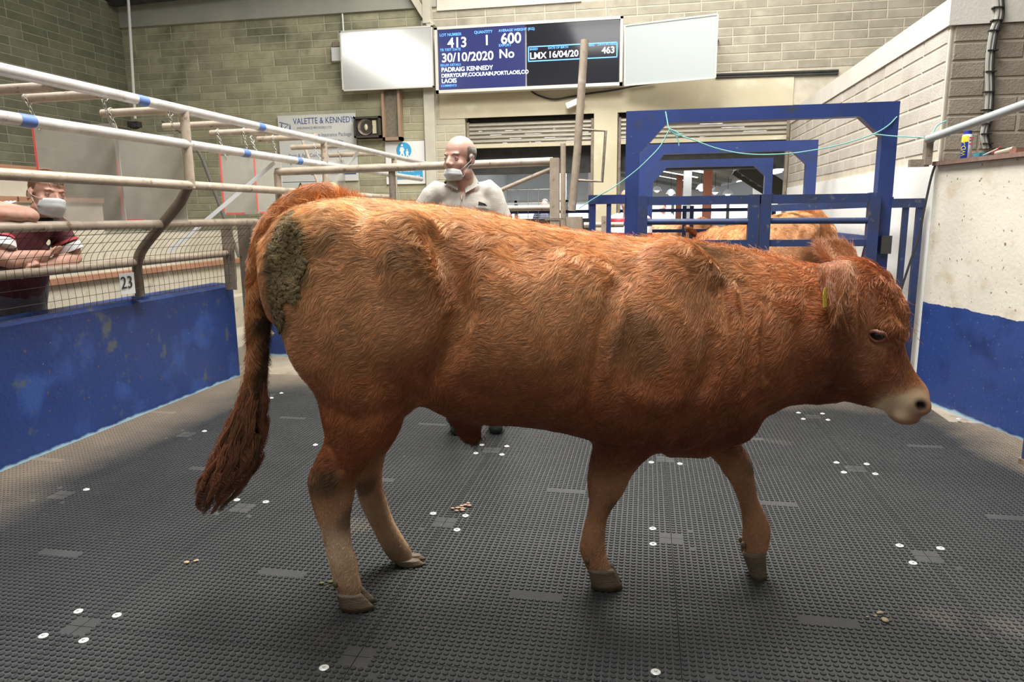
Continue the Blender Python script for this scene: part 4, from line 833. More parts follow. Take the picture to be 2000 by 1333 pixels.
for sg in (-1, 1):
    A = headpt(78, 30); A[1] = sg*.098; pieces.append(ellipsoid(A, (.055, .03, .038)))              # brow over the eye
    A = headpt(100, -70); A[1] = sg*.075; pieces.append(ellipsoid(A, (.10, .035, .07)))            # cheek
    A = headpt(245, -5); A[1] = sg*.045; pieces.append(ellipsoid(A, (.035, .026, .035)))           # nostril wing
BULL = fuse(pieces, .0095, 6, .5)
def relax(me, P, wgt, its):                           # Laplacian smoothing, stronger where wgt is 1
    E = np.empty(len(me.edges)*2, int); me.edges.foreach_get('vertices', E); E = E.reshape(-1, 2); n = len(P); a = np.concatenate([E[:, 0], E[:, 1]]); b = np.concatenate([E[:, 1], E[:, 0]]); cnt = np.bincount(a, minlength=n)[:, None]
    for k in range(its):
        for mu in (.63, -.60 if k < its-12 else 0):
            if not mu: continue
            S = np.stack([np.bincount(a, weights=P[b, j], minlength=n) for j in range(3)], 1)/cnt; P = P+(S-P)*(mu*wgt)[:, None]
    return P
P = coords(BULL); P = relax(BULL, P, np.clip((P[:, 2]-.42)/.2, .12, 1)*np.clip((UEND+.02-P[:, 0])/.12, .25, 1), 90)
BULL.vertices.foreach_set('co', P.ravel()); BULL.update(); Nn = normals(BULL)
def vnoise(P, sc, seed):
    r = np.random.default_rng(seed); o = np.zeros(len(P))
    for _ in range(6):
        k = r.normal(size=3)*sc; o += np.sin(P @ k+r.uniform(0, 6.3))
    return o/6
# ---- muscle relief: grooves and swellings given as strokes (photo pixels on the near flank), mirrored to both sides
def stroke_d(P, pts, v):
    S = np.array([uw(x, y, v) for x, y in pts]); best = np.full(len(P), 9.0)
    for a, b in zip(S[:-1], S[1:]):
        ab = b-a; t = np.clip(((P[:, [0, 2]]-a) @ ab)/(ab @ ab), 0, 1); best = np.minimum(best, np.linalg.norm(P[:, [0, 2]]-(a+t[:, None]*ab), axis=1))
    return best
lat = np.clip(abs(Nn[:, 1])*1.6-.25, 0, 1)
for pts, wd, dp in (([(1772, 690), (1745, 688), (1722, 676)], .013, -.009), ([(1745, 560), (1760, 620), (1760, 655)], .028, .010), ([(860, 460), (890, 530), (905, 600), (885, 665), (855, 710), (820, 745)], .050, -.042), ([(790, 520), (800, 600), (780, 680)], .08, .016), ([(985, 540), (1010, 620), (1010, 700)], .09, .018), ([(820, 745), (800, 790)], .03, -.012), ([(905, 760), (960, 790), (1040, 800)], .03, -.012),
    ([(1195, 560), (1175, 630), (1160, 700), (1140, 790), (1150, 840)], .026, -.018), ([(1225, 560), (1205, 640), (1180, 720)], .018, .008), ([(1150, 600), (1130, 690), (1115, 760)], .03, -.007),
    ([(1398, 570), (1402, 630), (1385, 720), (1340, 790), (1290, 820)], .040, -.017), ([(1300, 560), (1320, 650), (1300, 740)], .08, .014), ([(1420, 560), (1425, 680), (1410, 780)], .015, -.013), ([(1455, 560), (1462, 680), (1455, 760)], .015, -.013), ([(1500, 590), (1495, 660), (1500, 740)], .013, -.012), ([(1438, 560), (1443, 690)], .010, .006), ([(1478, 570), (1478, 700)], .010, .006),
    ([(1230, 760), (1300, 790), (1370, 770)], .04, .012), ([(1480, 790), (1400, 810), (1330, 870)], .03, -.014), ([(1180, 460), (1210, 520), (1230, 560)], .04, -.010),
    ([(600, 420), (575, 470), (560, 530)], .04, -.018), ([(560, 700), (620, 740), (690, 745)], .05, .008), ([(700, 470), (760, 430), (850, 425)], .05, .010), ([(640, 800), (700, 815), (760, 800)], .035, -.010),
    ([(640, 880), (655, 905), (660, 925)], .016, -.014), ([(1590, 590), (1570, 660), (1560, 740)], .03, -.012), ([(1620, 700), (1660, 750), (1700, 770)], .03, .006), ([(1000, 470), (1060, 520), (1080, 600)], .05, -.006), ([(960, 480), (930, 560), (960, 660)], .06, .010)):
    d = stroke_d(P, pts, -.25); d = d+.006*vnoise(P, 18, 9); P += Nn*(np.exp(-(d/wd)**2)*dp*lat)[:, None]
# eye sockets, nostrils, mouth line, cleft between haunches
def dent(P, c, r, dp):
    d = np.linalg.norm(P-c, axis=1); return Nn*(-dp*np.exp(-(d/r)**2))[:, None]
EYES = []
for sg in (-1, 1):
    e = headpt(90, 10, -.10*1.0); e = np.array([e[0], sg*.112, e[2]]); k = np.argmin(np.linalg.norm(P-e, axis=1)); EYES.append((P[k].copy(), Nn[k].copy()))
    P += dent(P, P[k].copy(), .024, .013)
    q = headpt(249, -6, -.04); q = np.array([q[0], sg*.052, q[2]]); k = np.argmin(np.linalg.norm(P-q, axis=1)); NS = P[k].copy(); P += dent(P, NS, .015, .026)
    if sg < 0: NOSE = NS
    q = headpt(225, -46, -.05)
d = stroke_d(P, [(1742, 798), (1772, 796), (1800, 798)], -.06); P += Nn*(np.exp(-(d/.006)**2)*-.006*lat*(P[:, 0] > 2.3))[:, None]
# small lumps all over so the light breaks up
P += Nn*(.0035*vnoise(P, 14, 3)+.0018*vnoise(P, 40, 4))[:, None]*np.clip((P[:, 2]-.35)*4, .15, 1)[:, None]
# ---- coat colours (reddish neck and underside, painted shade on belly, neck and flank, fair back and haunch, painted highlight on the topline, pale muzzle and cannons, caked dirt) by place on the animal
FAIR, RED, SHADE_RED, TAN, PALE, DUNG, DIRT = [np.array(c) for c in ((.76, .40, .18), (.46, .165, .062), (.20, .055, .024), (.66, .35, .18), (.82, .62, .42), (.15, .11, .045), (.26, .165, .085))]
def gauss(P, x, y, ru, rw, v=-.25, pw=2): a = uw(x, y, v); return np.exp(-(((P[:, 0]-a[0])/ru)**2+((P[:, 2]-a[1])/rw)**2)**(pw/2))
def coat(P, N, seed=1):
    u, w = P[:, 0], P[:, 2]; n1, n2 = vnoise(P*[1, 1, 1], 9, seed+10), vnoise(P, 30, seed+20)
    n3 = vnoise(P*[1.2, 1, .5], 85, seed+30)
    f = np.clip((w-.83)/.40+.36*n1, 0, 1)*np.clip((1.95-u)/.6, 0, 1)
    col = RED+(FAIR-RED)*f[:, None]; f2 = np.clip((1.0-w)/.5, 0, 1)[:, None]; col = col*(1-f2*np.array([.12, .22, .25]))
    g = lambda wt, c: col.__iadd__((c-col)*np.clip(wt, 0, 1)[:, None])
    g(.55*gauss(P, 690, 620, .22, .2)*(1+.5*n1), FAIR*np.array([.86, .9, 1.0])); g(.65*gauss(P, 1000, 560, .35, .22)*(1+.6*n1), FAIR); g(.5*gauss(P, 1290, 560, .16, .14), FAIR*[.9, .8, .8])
    g(np.clip((.84-w)/.25, 0, .9)*np.clip((u-.45)/.2, 0, 1)*np.clip((w-.40)/.2, 0, 1), SHADE_RED*1.15); g(.8*np.clip((u-1.75)/.2, 0, 1)*np.clip((2.25-u)/.12, 0, 1)*np.clip((1.2-w)/.25, 0, 1), SHADE_RED*1.1)  # belly shade painted in, neck's dark red deepened by painted shade
    g(.45*gauss(P, 880, 570, .12, .16)*(1+n2), RED*.75)  # painted shade in the flank hollow between haunch and ribs
    g(.55*np.clip((w-1.30)/.10, 0, 1)*np.clip((1.35-u)/.3, 0, 1)*np.clip((u-.12)/.1, 0, 1)*(N[:, 2] > .1), np.array([.86, .55, .27]))  # painted top light along the back, paler than the coat itself
    leg_ = np.clip((.55-w)/.12, 0, 1); g(leg_*.8*np.clip(1+.5*n1, 0, 1), TAN); g(.7*np.clip((.36-w)/.1, 0, 1)*(u < .7), PALE*[.95, .86, .76]); g(.5*gauss(P, 660, 1060, .07, .10, vNH), PALE)
    g(np.clip(1.5*gauss(P, 640, 940, .07, .055, vNH)*(.8+.8*n2), 0, .9), DIRT*.55); g(np.clip(1.5*gauss(P, 690, 1010, .06, .05, vNH)*(.6+n2), 0, .75), DIRT*.6)
    g(np.clip(gauss(P, 1200, 990, .04, .035, vNF)*(.7+n2), 0, .8), DIRT*.7); g(np.clip(1.2*gauss(P, 1474, 905, .03, .07, vFF)*(.6+n2), 0, .85), DIRT); g(.7*np.clip((.14-w)/.06, 0, 1)*(.7+.6*n2), DIRT*1.2)
    near = (N[:, 1] < .2)
    g(np.clip(2.4*gauss(P, 575, 505, .075, .13, -.15, 4)*(.75+.8*n2+.4*n3), 0, .95)*near, DUNG); g(np.clip(1.6*gauss(P, 555, 590, .045, .10, -.15, 3)*(.5+n2), 0, .8)*near, DUNG)
    g(np.clip(1.1*gauss(P, 655, 480, .15, .05)*(.35+1.3*n2), 0, .75)*near, DIRT); g(np.clip(gauss(P, 800, 500, .09, .05)*(.3+1.2*n2), 0, .6)*near, DIRT)
    g(np.clip(1.1*gauss(P, 1243, 665, .088, .11, -.25, 4)*(.70+.6*n2), 0, .62)*near, DIRT*[.85, .72, .60]); g(np.clip(1.3*gauss(P, 1420, 515, .10, .06)*(.6+.9*n2), 0, .8)*near, DIRT*[.55, .5, .42]); g(np.clip(.8*gauss(P, 1355, 640, .06, .08)*(.2+n2), 0, .6)*near, DIRT)
    # face
    hx = lambda s, n_, v=-.08: headpt(s, n_, v)
    def hg(s, n_, r, v=-.08): q = hx(s, n_, v); return np.exp(-(((u-q[0])**2+(w-q[2])**2)/r**2))
    face = np.clip((u-2.12)/.1, 0, 1); g(.7*face*np.clip((w-.72)/.3, 0, 1), np.array([.46, .16, .055])); g(.55*hg(60, 10, .08)+.65*hg(108, -22, .055), np.array([.58, .27, .115])); g(.5*hg(190, -30, .09), np.array([.50, .19, .075]))
    muz = np.clip(1.6*hg(232, -40, .050)+1.1*hg(216, -62, .022)+.9*hg(243, -2, .034), 0, 1); g(muz*.95, np.array([.98, .72, .46])); g(np.clip(1.3*hg(262, -22, .030), 0, 1)*.75, np.array([.42, .22, .16]))
    for e, _ in EYES: d = np.linalg.norm(P-e, axis=1); g(.9*np.exp(-(d/.024)**2), np.array([.22, .085, .05]))
    d = np.linalg.norm(P*[1, 0, 1]-NOSE*[1, 0, 1], axis=1); g(np.clip(1.8*np.exp(-(d/.017)**2), 0, 1), np.array([.03, .015, .012]))
    return np.clip(col*(1+.16*n3+.10*n2)[:, None], .004, .95)
def attr_mat(name, rough=.62, spec=.25, dom='GEOMETRY'):
    m = bpy.data.materials.new(name); m.use_nodes = True; N, L = m.node_tree.nodes, m.node_tree.links; b = N['Principled BSDF']
    a = N.new('ShaderNodeAttribute'); a.attribute_name = 'coat'; L.new(a.outputs['Color'], b.inputs['Base Color']); b.inputs['Roughness'].default_value = rough; b.inputs['Specular IOR Level'].default_value = spec
    MATS[name] = m; return m
hide_m, hair_m = attr_mat('cattle_hide'), attr_mat('cattle_hair', .38, .45)
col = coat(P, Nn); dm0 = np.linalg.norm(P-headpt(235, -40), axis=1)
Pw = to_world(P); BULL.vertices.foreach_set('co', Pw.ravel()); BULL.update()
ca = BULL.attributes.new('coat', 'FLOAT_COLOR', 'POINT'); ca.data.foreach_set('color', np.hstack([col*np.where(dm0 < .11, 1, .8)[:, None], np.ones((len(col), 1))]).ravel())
bull = thing('bull', 'ginger bull striding right across the black rubber mats', 'bull', (-.3, 2.5, 0))
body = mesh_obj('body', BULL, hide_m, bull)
# ---- fur
def furs(name, parent, roots, dirs, nrms, lens, cols, rad=.00055, npt=4, curl=.35, mat=None, droop=0.0, seed=5, lift=.32, clump=0.0, cell=.016):
    r = np.random.default_rng(seed); n = len(roots); t = np.linspace(0, 1, npt)
    side = np.cross(dirs, nrms); ph = vnoise(roots, 45, seed)*3+r.uniform(-.5, .5, n)
    pts = np.empty((n, npt, 3))
    for k in range(npt):
        pts[:, k] = roots+lens[:, None]*(dirs*t[k]+nrms*(lift*t[k]*(1-.4*t[k]))+side*(curl*np.sin(ph*1.3)*t[k]*t[k])[:, None])
        pts[:, k, 2] -= droop*lens*t[k]**2
    if clump:                                         # draw the tips of neighbouring hairs together into locks
        wob = np.stack([vnoise(roots, 55, 401), vnoise(roots, 55, 402), vnoise(roots, 55, 403)], 1)*cell*.8
        q = np.floor((roots+wob)/cell).astype(np.int64); _, inv = np.unique(q[:, 0]*73856093+q[:, 1]*19349663+q[:, 2]*83492791, return_inverse=True)
        cnt = np.bincount(inv)[:, None]; cen = np.stack([np.bincount(inv, weights=pts[:, -1, j]) for j in range(3)], 1)/cnt; tone = r.uniform(.80, 1.20, len(cnt)); cols = np.clip(cols*tone[inv][:, None], 0, 1)
        for k in range(1, npt): pts[:, k] += (cen[inv]-pts[:, -1] if k == npt-1 else (cen[inv]-pts[:, -1]))*(clump*t[k]**1.3) if k < npt-1 else (cen[inv]-pts[:, -1])*clump
    hc = bpy.data.hair_curves.new(name); hc.add_curves([npt]*n)
    hc.attributes['position'].data.foreach_set('vector', pts.ravel())
    ra = hc.attributes.get('radius') or hc.attributes.new('radius', 'FLOAT', 'POINT'); rr = rad*(1-.75*t); ra.data.foreach_set('value', np.tile(rr, n))
    c = hc.attributes.new('coat', 'FLOAT_COLOR', 'CURVE'); c.data.foreach_set('color', np.hstack([cols, np.ones((n, 1))]).ravel())
    hc.materials.append(mat or hair_m); o = bpy.data.objects.new(name, hc); link(o, parent); o['kind'] = 'stuff'; return o
def sample(me, n, seed=1, weight=None):
    me.calc_loop_triangles(); T = np.empty(len(me.loop_triangles)*3, int); me.loop_triangles.foreach_get('vertices', T); T = T.reshape(-1, 3)
    V = coords(me); A = np.linalg.norm(np.cross(V[T[:, 1]]-V[T[:, 0]], V[T[:, 2]]-V[T[:, 0]]), axis=1)
    if weight is not None: A = A*weight[T].mean(1)
    r = np.random.default_rng(seed); i = r.choice(len(T), n, p=A/A.sum()); a, b = r.random(n), r.random(n); s = a+b > 1; a[s], b[s] = 1-a[s], 1-b[s]
    return i, T, np.stack([1-a-b, a, b], 1)
def bary(T, i, w, X): return (X[T[i]]*w[:, :, None]).sum(1)
BULL.update(); Nw = normals(BULL)
head_m = np.clip((P[:, 0]-2.12)/.1, 0, 1); low_m = np.clip((.50-P[:, 2])/.1, 0, 1)
wt = 1-.15*low_m; wt[P[:, 2] < .07] = 0
muzz = np.array([headpt(243, -25)]); dm = np.linalg.norm((P-muzz[0])*[1, .6, 1], axis=1); wt[dm < .05] *= .35; wt[np.linalg.norm((P-NOSE)*[1, .5, 1], axis=1) < .026] = 0
for e, _ in EYES: wt[np.linalg.norm(P-e, axis=1) < .017] = 0
NF = 330000
i, T, bw3 = sample(BULL, NF, 2, wt)
R0 = bary(T, i, bw3, Pw); Rn = bary(T, i, bw3, Nw); Rn /= np.linalg.norm(Rn, axis=1)[:, None]; Rl = bary(T, i, bw3, P); Rc = bary(T, i, bw3, col)
def flow(Rl, Rn, h):                                  # hair lies back and down, swirled by slow noise
    fw_ = np.stack([np.cos(h), np.sin(h), 0*h], 1)
    n1, n2 = vnoise(Rl, 7, 51)*1.3, vnoise(Rl, 17, 52)*1.4; up_ = np.clip((Rl[:, 2]-1.1)/.2, 0, 1)
    back = np.where(Rl[:, 0] > 2.15, .15, .75)+.5*n1; down = .62+.55*n2-.35*up_
    a = -fw_*back[:, None]; a[:, 2] -= down
    a[:, 2] -= 1.2*np.clip((.5-Rl[:, 2])/.1, 0, 1)
    a += np.stack([vnoise(Rl, 60, 61), vnoise(Rl, 60, 62), vnoise(Rl, 60, 63)], 1)*.6
    a -= Rn*(a*Rn).sum(1)[:, None]; return a/(np.linalg.norm(a, axis=1)[:, None]+1e-9)
Dr = flow(Rl, Rn, hd(Rl[:, 0]))
ln = .019+.006*vnoise(Rl, 12, 71)+.016*np.clip((Rl[:, 2]-1.12)/.2, 0, 1)*np.clip((2.0-Rl[:, 0])/.4, 0, 1)
ln *= np.where(Rl[:, 2] < .5, .55, 1)*np.where(Rl[:, 0] > 2.2, .6, 1)*np.where(np.linalg.norm(Rl-muzz[0], axis=1) < .11, .35, 1)
q = headpt(0, 75); ln += .016*np.exp(-(np.linalg.norm(Rl-q, axis=1)/.10)**2)
rr_ = np.random.default_rng(9); ln *= rr_.uniform(.6, 1.25, len(ln))
hcx = np.clip(Rc*(rr_.uniform(.72, 1.30, len(ln))*(1+.10*vnoise(Rl, 70, 81)))[:, None]*1.06, 0, 1)
furs('coat', bull, R0-Rn*.001, Dr, Rn, ln, hcx, rad=.0007, clump=.45, curl=.45, lift=.34, cell=.011)
# tuft along the tail head and rump crest, curly poll hair
def tufts(name, pix, n, spread, ln_, lift_dir, colr, seed, rad=.0008, curl=.8, v=0.0, parent=None):
    r = np.random.default_rng(seed); S = cr([(*uw(x, y, v), ) for x, y in pix], 6); k = r.uniform(0, len(S)-1.001, n); i = k.astype(int); f_ = (k-i)[:, None]
    q = S[i]*(1-f_)+S[i+1]*f_; L_ = np.stack([q[:, 0]+r.normal(0, spread, n), v+r.normal(0, spread*1.6, n), q[:, 1]+r.normal(0, spread*.35, n)-.008], 1)
    Wd = to_world(L_); h = hd(L_[:, 0]); d = np.array(lift_dir)[None]+r.normal(0, .35, (n, 3)); d += np.stack([vnoise(L_, 60, seed), 0*h, vnoise(L_, 60, seed+1)], 1)*.8
    fwv = np.stack([np.cos(h), np.sin(h), 0*h], 1); sdv = np.stack([-np.sin(h), np.cos(h), 0*h], 1)
    D = fwv*d[:, :1]+sdv*d[:, 1:2]; D[:, 2] += d[:, 2]; D /= np.linalg.norm(D, axis=1)[:, None]; N_ = np.tile([0, 0, 1.], (n, 1))
    c = np.array(colr)[None]*r.uniform(.65, 1.35, (n, 1)); return furs(name, parent or bull, Wd, D, N_, ln_*r.uniform(.5, 1.2, n), np.clip(c, 0, 1), rad, 5, curl, seed=seed, lift=.1, droop=.2)
tufts('rump_tuft', ((556, 420), (580, 405), (610, 394), (650, 388), (700, 388)), 5200, .014, .040, (-.35, 0, .55), (.62, .27, .09), 11)
tufts('rump_tuft', ((600, 396), (640, 388), (668, 388)), 1800, .016, .052, (.1, 0, .9), (.66, .28, .09), 12)
tufts('back_fringe', ((760, 394), (900, 411), (1000, 430), (1100, 450), (1250, 466), (1330, 472), (1420, 482), (1540, 505)), 9000, .018, .026, (-.75, 0, .35), (.58, .24, .075), 13)
tufts('sheath_hair', ((918, 846), (936, 850)), 160, .010, .05, (.1, 0, -1.0), (.05, .03, .02), 14, rad=.0006)
tufts('poll_fringe', ((1610, 522), (1650, 516), (1690, 520), (1718, 540), (1742, 580), (1752, 620)), 4600, .016, .024, (.12, 0, -.75), (.50, .19, .07), 15, curl=1.2)
tufts('poll_fringe', ((1640, 540), (1690, 540), (1722, 580), (1742, 620), (1750, 650)), 3000, .02, .022, (.15, 0, -.9), (.46, .165, .06), 16, curl=1.3, v=-.05)
# ---- tail: hide-covered dock, inner side with painted gap shade, ragged switch
TC = [(662, 386, 30), (618, 394, 34), (578, 412, 34), (546, 440, 33), (525, 480, 30), (513, 530, 27), (508, 590, 23), (504, 650, 19), (502, 700, 17), (499, 750, 16), (490, 795, 13), (480, 840, 9)]
tp = [np.array([uw(x, y, 0)[0], 0, uw(x, y, 0)[1]]) for x, y, r in TC]; tr_ = [r/1380*2.55*.92 for _, _, r in TC]
tv, tf = swept(cr(tp, 3), np.interp(np.linspace(0, 11, 34), range(12), tr_), np.interp(np.linspace(0, 11, 34), range(12), np.array(tr_)*.85), (0, 1, 0), 16)
TM = fuse([(tv, tf)], .007, 4); TP = coords(TM); TN = normals(TM)
def tcol(P, N):
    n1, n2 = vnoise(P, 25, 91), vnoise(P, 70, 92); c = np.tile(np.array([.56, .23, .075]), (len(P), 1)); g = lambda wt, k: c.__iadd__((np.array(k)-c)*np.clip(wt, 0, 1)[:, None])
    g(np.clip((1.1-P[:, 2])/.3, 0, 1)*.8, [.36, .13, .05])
    inner = np.clip(N[:, 0]*2.4+.25, 0, 1); g(inner*np.clip((1.47-P[:, 2])/.08, 0, 1)*.9, [.035, .022, .014]); g(np.clip((.45+n2)*1.2, 0, 1)*np.clip((1.15-P[:, 2])/.2, 0, 1)*np.clip(.3+N[:, 0], 0, 1)*.8, [.10, .075, .035])  # inner side painted dark as the shaded gap between tail and body
    return np.clip(c*(1+.2*n1)[:, None], .004, 1)
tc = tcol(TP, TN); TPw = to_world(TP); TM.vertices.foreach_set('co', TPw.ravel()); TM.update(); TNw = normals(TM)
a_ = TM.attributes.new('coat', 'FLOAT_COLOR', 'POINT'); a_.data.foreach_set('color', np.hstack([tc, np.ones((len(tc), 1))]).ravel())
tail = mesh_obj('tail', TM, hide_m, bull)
i, T, b3 = sample(TM, 26000, 5); R0 = bary(T, i, b3, TPw); Rn = bary(T, i, b3, TNw); Rl = bary(T, i, b3, TP)
tg = cr(tp, 6); tgw = to_world(tg); kk = np.array([np.argmin(((tg-r0)**2).sum(1)) for r0 in Rl[::1]]); kk = np.clip(kk, 0, len(tg)-2); D = tgw[kk+1]-tgw[kk]; D /= np.linalg.norm(D, axis=1)[:, None]
rr_ = np.random.default_rng(19); n_ = len(R0)
furs('tail_hair', tail, R0, nrm(0)*0+D, Rn, (.026+.018*np.clip((1.2-Rl[:, 2])/.5, 0, 1))*rr_.uniform(.5, 1.3, n_), np.clip(bary(T, i, b3, tc)*rr_.uniform(.6, 1.4, (n_, 1)), 0, 1), .0007, 4, .8, seed=21, lift=.35)
# switch: long wavy locks
SWP = [(505, 690, 14), (500, 740, 20), (492, 790, 30), (478, 840, 42), (462, 890, 48), (444, 930, 45), (428, 965, 36), (412, 1000, 18)]
sp = np.array([[*uw(x, y, 0)] for x, y, r in SWP]); sr_ = np.array([r/1380*2.5 for _, _, r in SWP]); S = cr(sp, 6); SR = np.interp(np.linspace(0, 7, len(S)), range(8), sr_)
NL = 8200; npt = 16; r = np.random.default_rng(33); clump = r.integers(0, 64, NL); ca_, cb_ = r.uniform(0, 6.28, 64), np.sqrt(r.uniform(0, 1.3, 64)); cs_ = r.uniform(0, .50, 64); ce_ = np.clip(cs_+r.uniform(.35, .62, 64), 0, 1); cp_ = r.uniform(0, 6.28, 64)
pts = np.empty((NL, npt, 3)); jit = r.normal(0, 1, (NL, 2)); en = ce_[clump]*r.uniform(.85, 1.02, NL); st_ = cs_[clump]+r.uniform(-.04, .08, NL).clip(0)
for k in range(npt):
    t = k/(npt-1); s = np.clip(st_+(en-st_)*t, 0, 1)*(len(S)-1.001); ii = s.astype(int); f_ = s-ii; c = S[ii]*(1-f_)[:, None]+S[ii+1]*f_[:, None]; R_ = SR[ii]
    ang = ca_[clump]+.5*t; rad_ = R_*cb_[clump]*(.75+.2*t); wob = (.004+.014*cb_[clump])*np.sin((8+5*ca_[clump]/3)*t+cp_[clump])*t; sp_ = .0062*(1-.7*t)+.001
    pts[:, k, 0] = c[:, 0]+rad_*np.cos(ang)+wob+jit[:, 0]*sp_; pts[:, k, 1] = rad_*np.sin(ang)*.7+jit[:, 1]*sp_; pts[:, k, 2] = c[:, 1]+wob*.5
pw = to_world(pts.reshape(-1, 3))
hc = bpy.data.hair_curves.new('tail_switch'); hc.add_curves([npt]*NL); hc.attributes['position'].data.foreach_set('vector', pw.ravel())
ra = hc.attributes.get('radius') or hc.attributes.new('radius', 'FLOAT', 'POINT'); ra.data.foreach_set('value', np.tile(.0009*(1-.6*np.linspace(0, 1, npt)), NL))
base = np.array([[.34, .135, .065], [.22, .09, .045], [.46, .20, .09], [.24, .17, .08]])[r.choice(4, 64, p=[.36, .26, .22, .16])][clump]*r.uniform(.65, 1.35, (NL, 1))
c = hc.attributes.new('coat', 'FLOAT_COLOR', 'CURVE'); c.data.foreach_set('color', np.hstack([np.clip(base, 0, 1), np.ones((NL, 1))]).ravel())
hc.materials.append(hair_m); o = bpy.data.objects.new('tail_switch', hc); link(o, tail); o['kind'] = 'stuff'
# ---- ears
def ear(s, n_, sg, tip, wide, cup, up_, label, hollow):
    """leaf-shaped cupped ear: base on the head, tip given as an offset in (u, v, w)"""
    A = headpt(s, n_, 0.0); A[1] = sg*.112; tip = np.array(tip); L0 = np.linalg.norm(tip); d = tip/L0; up_ = nrm(np.array(up_)-d*(d @ np.array(up_))); ax = np.cross(d, up_)
    nu, nv = 14, 12; V = []; F = []
    for lay in (0, 1):
        for i in range(nu):
            t = i/(nu-1); wd = wide*(.14+.86*math.sin(min(1, t*2.0)*math.pi/2))*math.sqrt(max(0, 1-t**3.2))+.002
            for j in range(nv):
                a = (j/(nv-1)*2-1); curl_ = cup*(1-.55*t); x = math.sin(a*curl_)/curl_*wd; y = (1-math.cos(a*curl_))/curl_*wd
                V.append(A+d*(t*L0)+ax*x+up_*(y-(.006 if lay else 0)*(1-t)**.3))
    g = lambda l, i, j: l*nu*nv+i*nv+j
    for i in range(nu-1):
        for j in range(nv-1): F.append([g(0, i, j), g(0, i, j+1), g(0, i+1, j+1), g(0, i+1, j)]); F.append([g(1, i, j), g(1, i+1, j), g(1, i+1, j+1), g(1, i, j+1)])
        F.append([g(0, i, 0), g(0, i+1, 0), g(1, i+1, 0), g(1, i, 0)]); F.append([g(0, i, nv-1), g(1, i, nv-1), g(1, i+1, nv-1), g(0, i+1, nv-1)])
    for j in range(nv-1): F.append([g(0, nu-1, j), g(0, nu-1, j+1), g(1, nu-1, j+1), g(1, nu-1, j)])
    V = np.array(V); Vw = to_world(V); me = bpy.data.meshes.new('ear'); me.from_pydata(Vw.tolist(), [], F); me.update()
    inner = np.zeros(len(V)); inner[:nu*nv] = 1; e = np.array([abs((k % nv)/(nv-1)*2-1) for k in range(len(V))]); tt = np.array([(k % (nu*nv))//nv/(nu-1) for k in range(len(V))])
    cc = np.tile([.33, .115, .038], (len(V), 1)); cc = cc+(np.array(hollow)-cc)*(inner*(1-e**3)*np.clip(1.25-tt, 0, 1))[:, None]; cc = cc+(np.array([.42, .19, .075])-cc)*(np.clip(e-.86, 0, 1)*4)[:, None]
    a = me.attributes.new('coat', 'FLOAT_COLOR', 'POINT'); a.data.foreach_set('color', np.hstack([cc, np.ones((len(cc), 1))]).ravel())
    o = mesh_obj('ear', me, hide_m, bull); Nw_ = normals(me); i, T, b3 = sample(me, 30000, 6)
    R0 = bary(T, i, b3, Vw); Rn = bary(T, i, b3, Nw_); Ee = (e[T[i]]*b3).sum(1); tw0 = to_world([A, A+d*L0]); D = np.tile(nrm(tw0[1]-tw0[0]), (len(R0), 1)); r = np.random.default_rng(7); Rn = Rn*np.where(r.random(len(R0)) < .5, -1, 1)[:, None]; R0 = R0+Rn*.0015; D = D+r.normal(0, .22, D.shape)
    furs('ear_hair', o, R0, D, Rn, (.018+.022*np.clip(Ee-.7, 0, 1)*3)*r.uniform(.5, 1.3, len(R0)), np.clip(bary(T, i, b3, cc)*r.uniform(.8, 1.4, (len(R0), 1)), 0, 1), .0006, 4, .5, seed=8, lift=.25, droop=.25)
    return o, A, d, up_, ax
e1, A1, d1, u1, x1 = ear(-96, -2, -1, (.030, -.115, -.150), .160, 1.9, (.93, -.34, .05), 'near', (.06, .025, .015))
e2, A2, d2, u2, x2 = ear(-30, 45, 1, (-.055, .10, .100), .062, .9, (.35, -.8, .2), 'far', (.46, .21, .085))
tagm = pm('yellow_tag', (.78, .66, .10), rough=.4)
def eartag(c, dirv, s, w_=.020, l=.050):
    c = np.array(c); dirv = nrm(dirv); sd = nrm(np.cross(dirv, (.35, -1, .1))); nn = nrm(np.cross(sd, dirv))*.0022
    V = [c-sd*w_*.25, c+sd*w_*.25, c+sd*w_*.5+dirv*l*.35, c+sd*w_*.5+dirv*l, c-sd*w_*.5+dirv*l, c-sd*w_*.5+dirv*l*.35]
    MB().poly(V, nn).build('ear_tag', tagm, bull, label='yellow plastic ear tag')
def at_px(x, y, v): a = uw(x, y, v); return to_world([[a[0], v, a[1]]])[0]
eartag(at_px(1613, 562, -.215), (.10, 0, -1), 1, .024, .062); eartag(at_px(1637, 588, -.235), (.30, 0, -.9), 1, .008, .045)
# ---- eyes
eye_m = pm('dark_eye', (.008, .005, .004), rough=.06, spec=.8)
lid_m = pm('eyelid', (.42, .19, .13), (.26, .10, .06), 60, .5)
for e, nn in EYES:
    ew = to_world([e])[0]; k = np.argmin(np.linalg.norm(Pw-ew, axis=1)); nw = Nw[k]; c = ew-nw*.019
    MB().ball(c+nw*.0045, .0235, 24, 16).build('eye', eye_m, bull, smooth=True)
    hh = hd(e[0]); f_ = np.array([math.cos(hh), math.sin(hh), -.25]); f_ = nrm(f_-nw*(f_ @ nw)); s_ = np.cross(nw, f_); s_ = s_ if s_[2] > 0 else -s_
    lm = MB()
    for sgn in (1, -1): lm.tube([ew+nw*(.007-.010*abs(math.cos(a)))+f_*.025*math.cos(a)+s_*sgn*.0180*math.sin(a)*(1.05 if sgn > 0 else .95) for a in np.linspace(0, math.pi, 11)], [.004]+[.0062 if sgn > 0 else .0045]*9+[.004], 8)
    lm.build('eyelid', lid_m, bull, smooth=True)
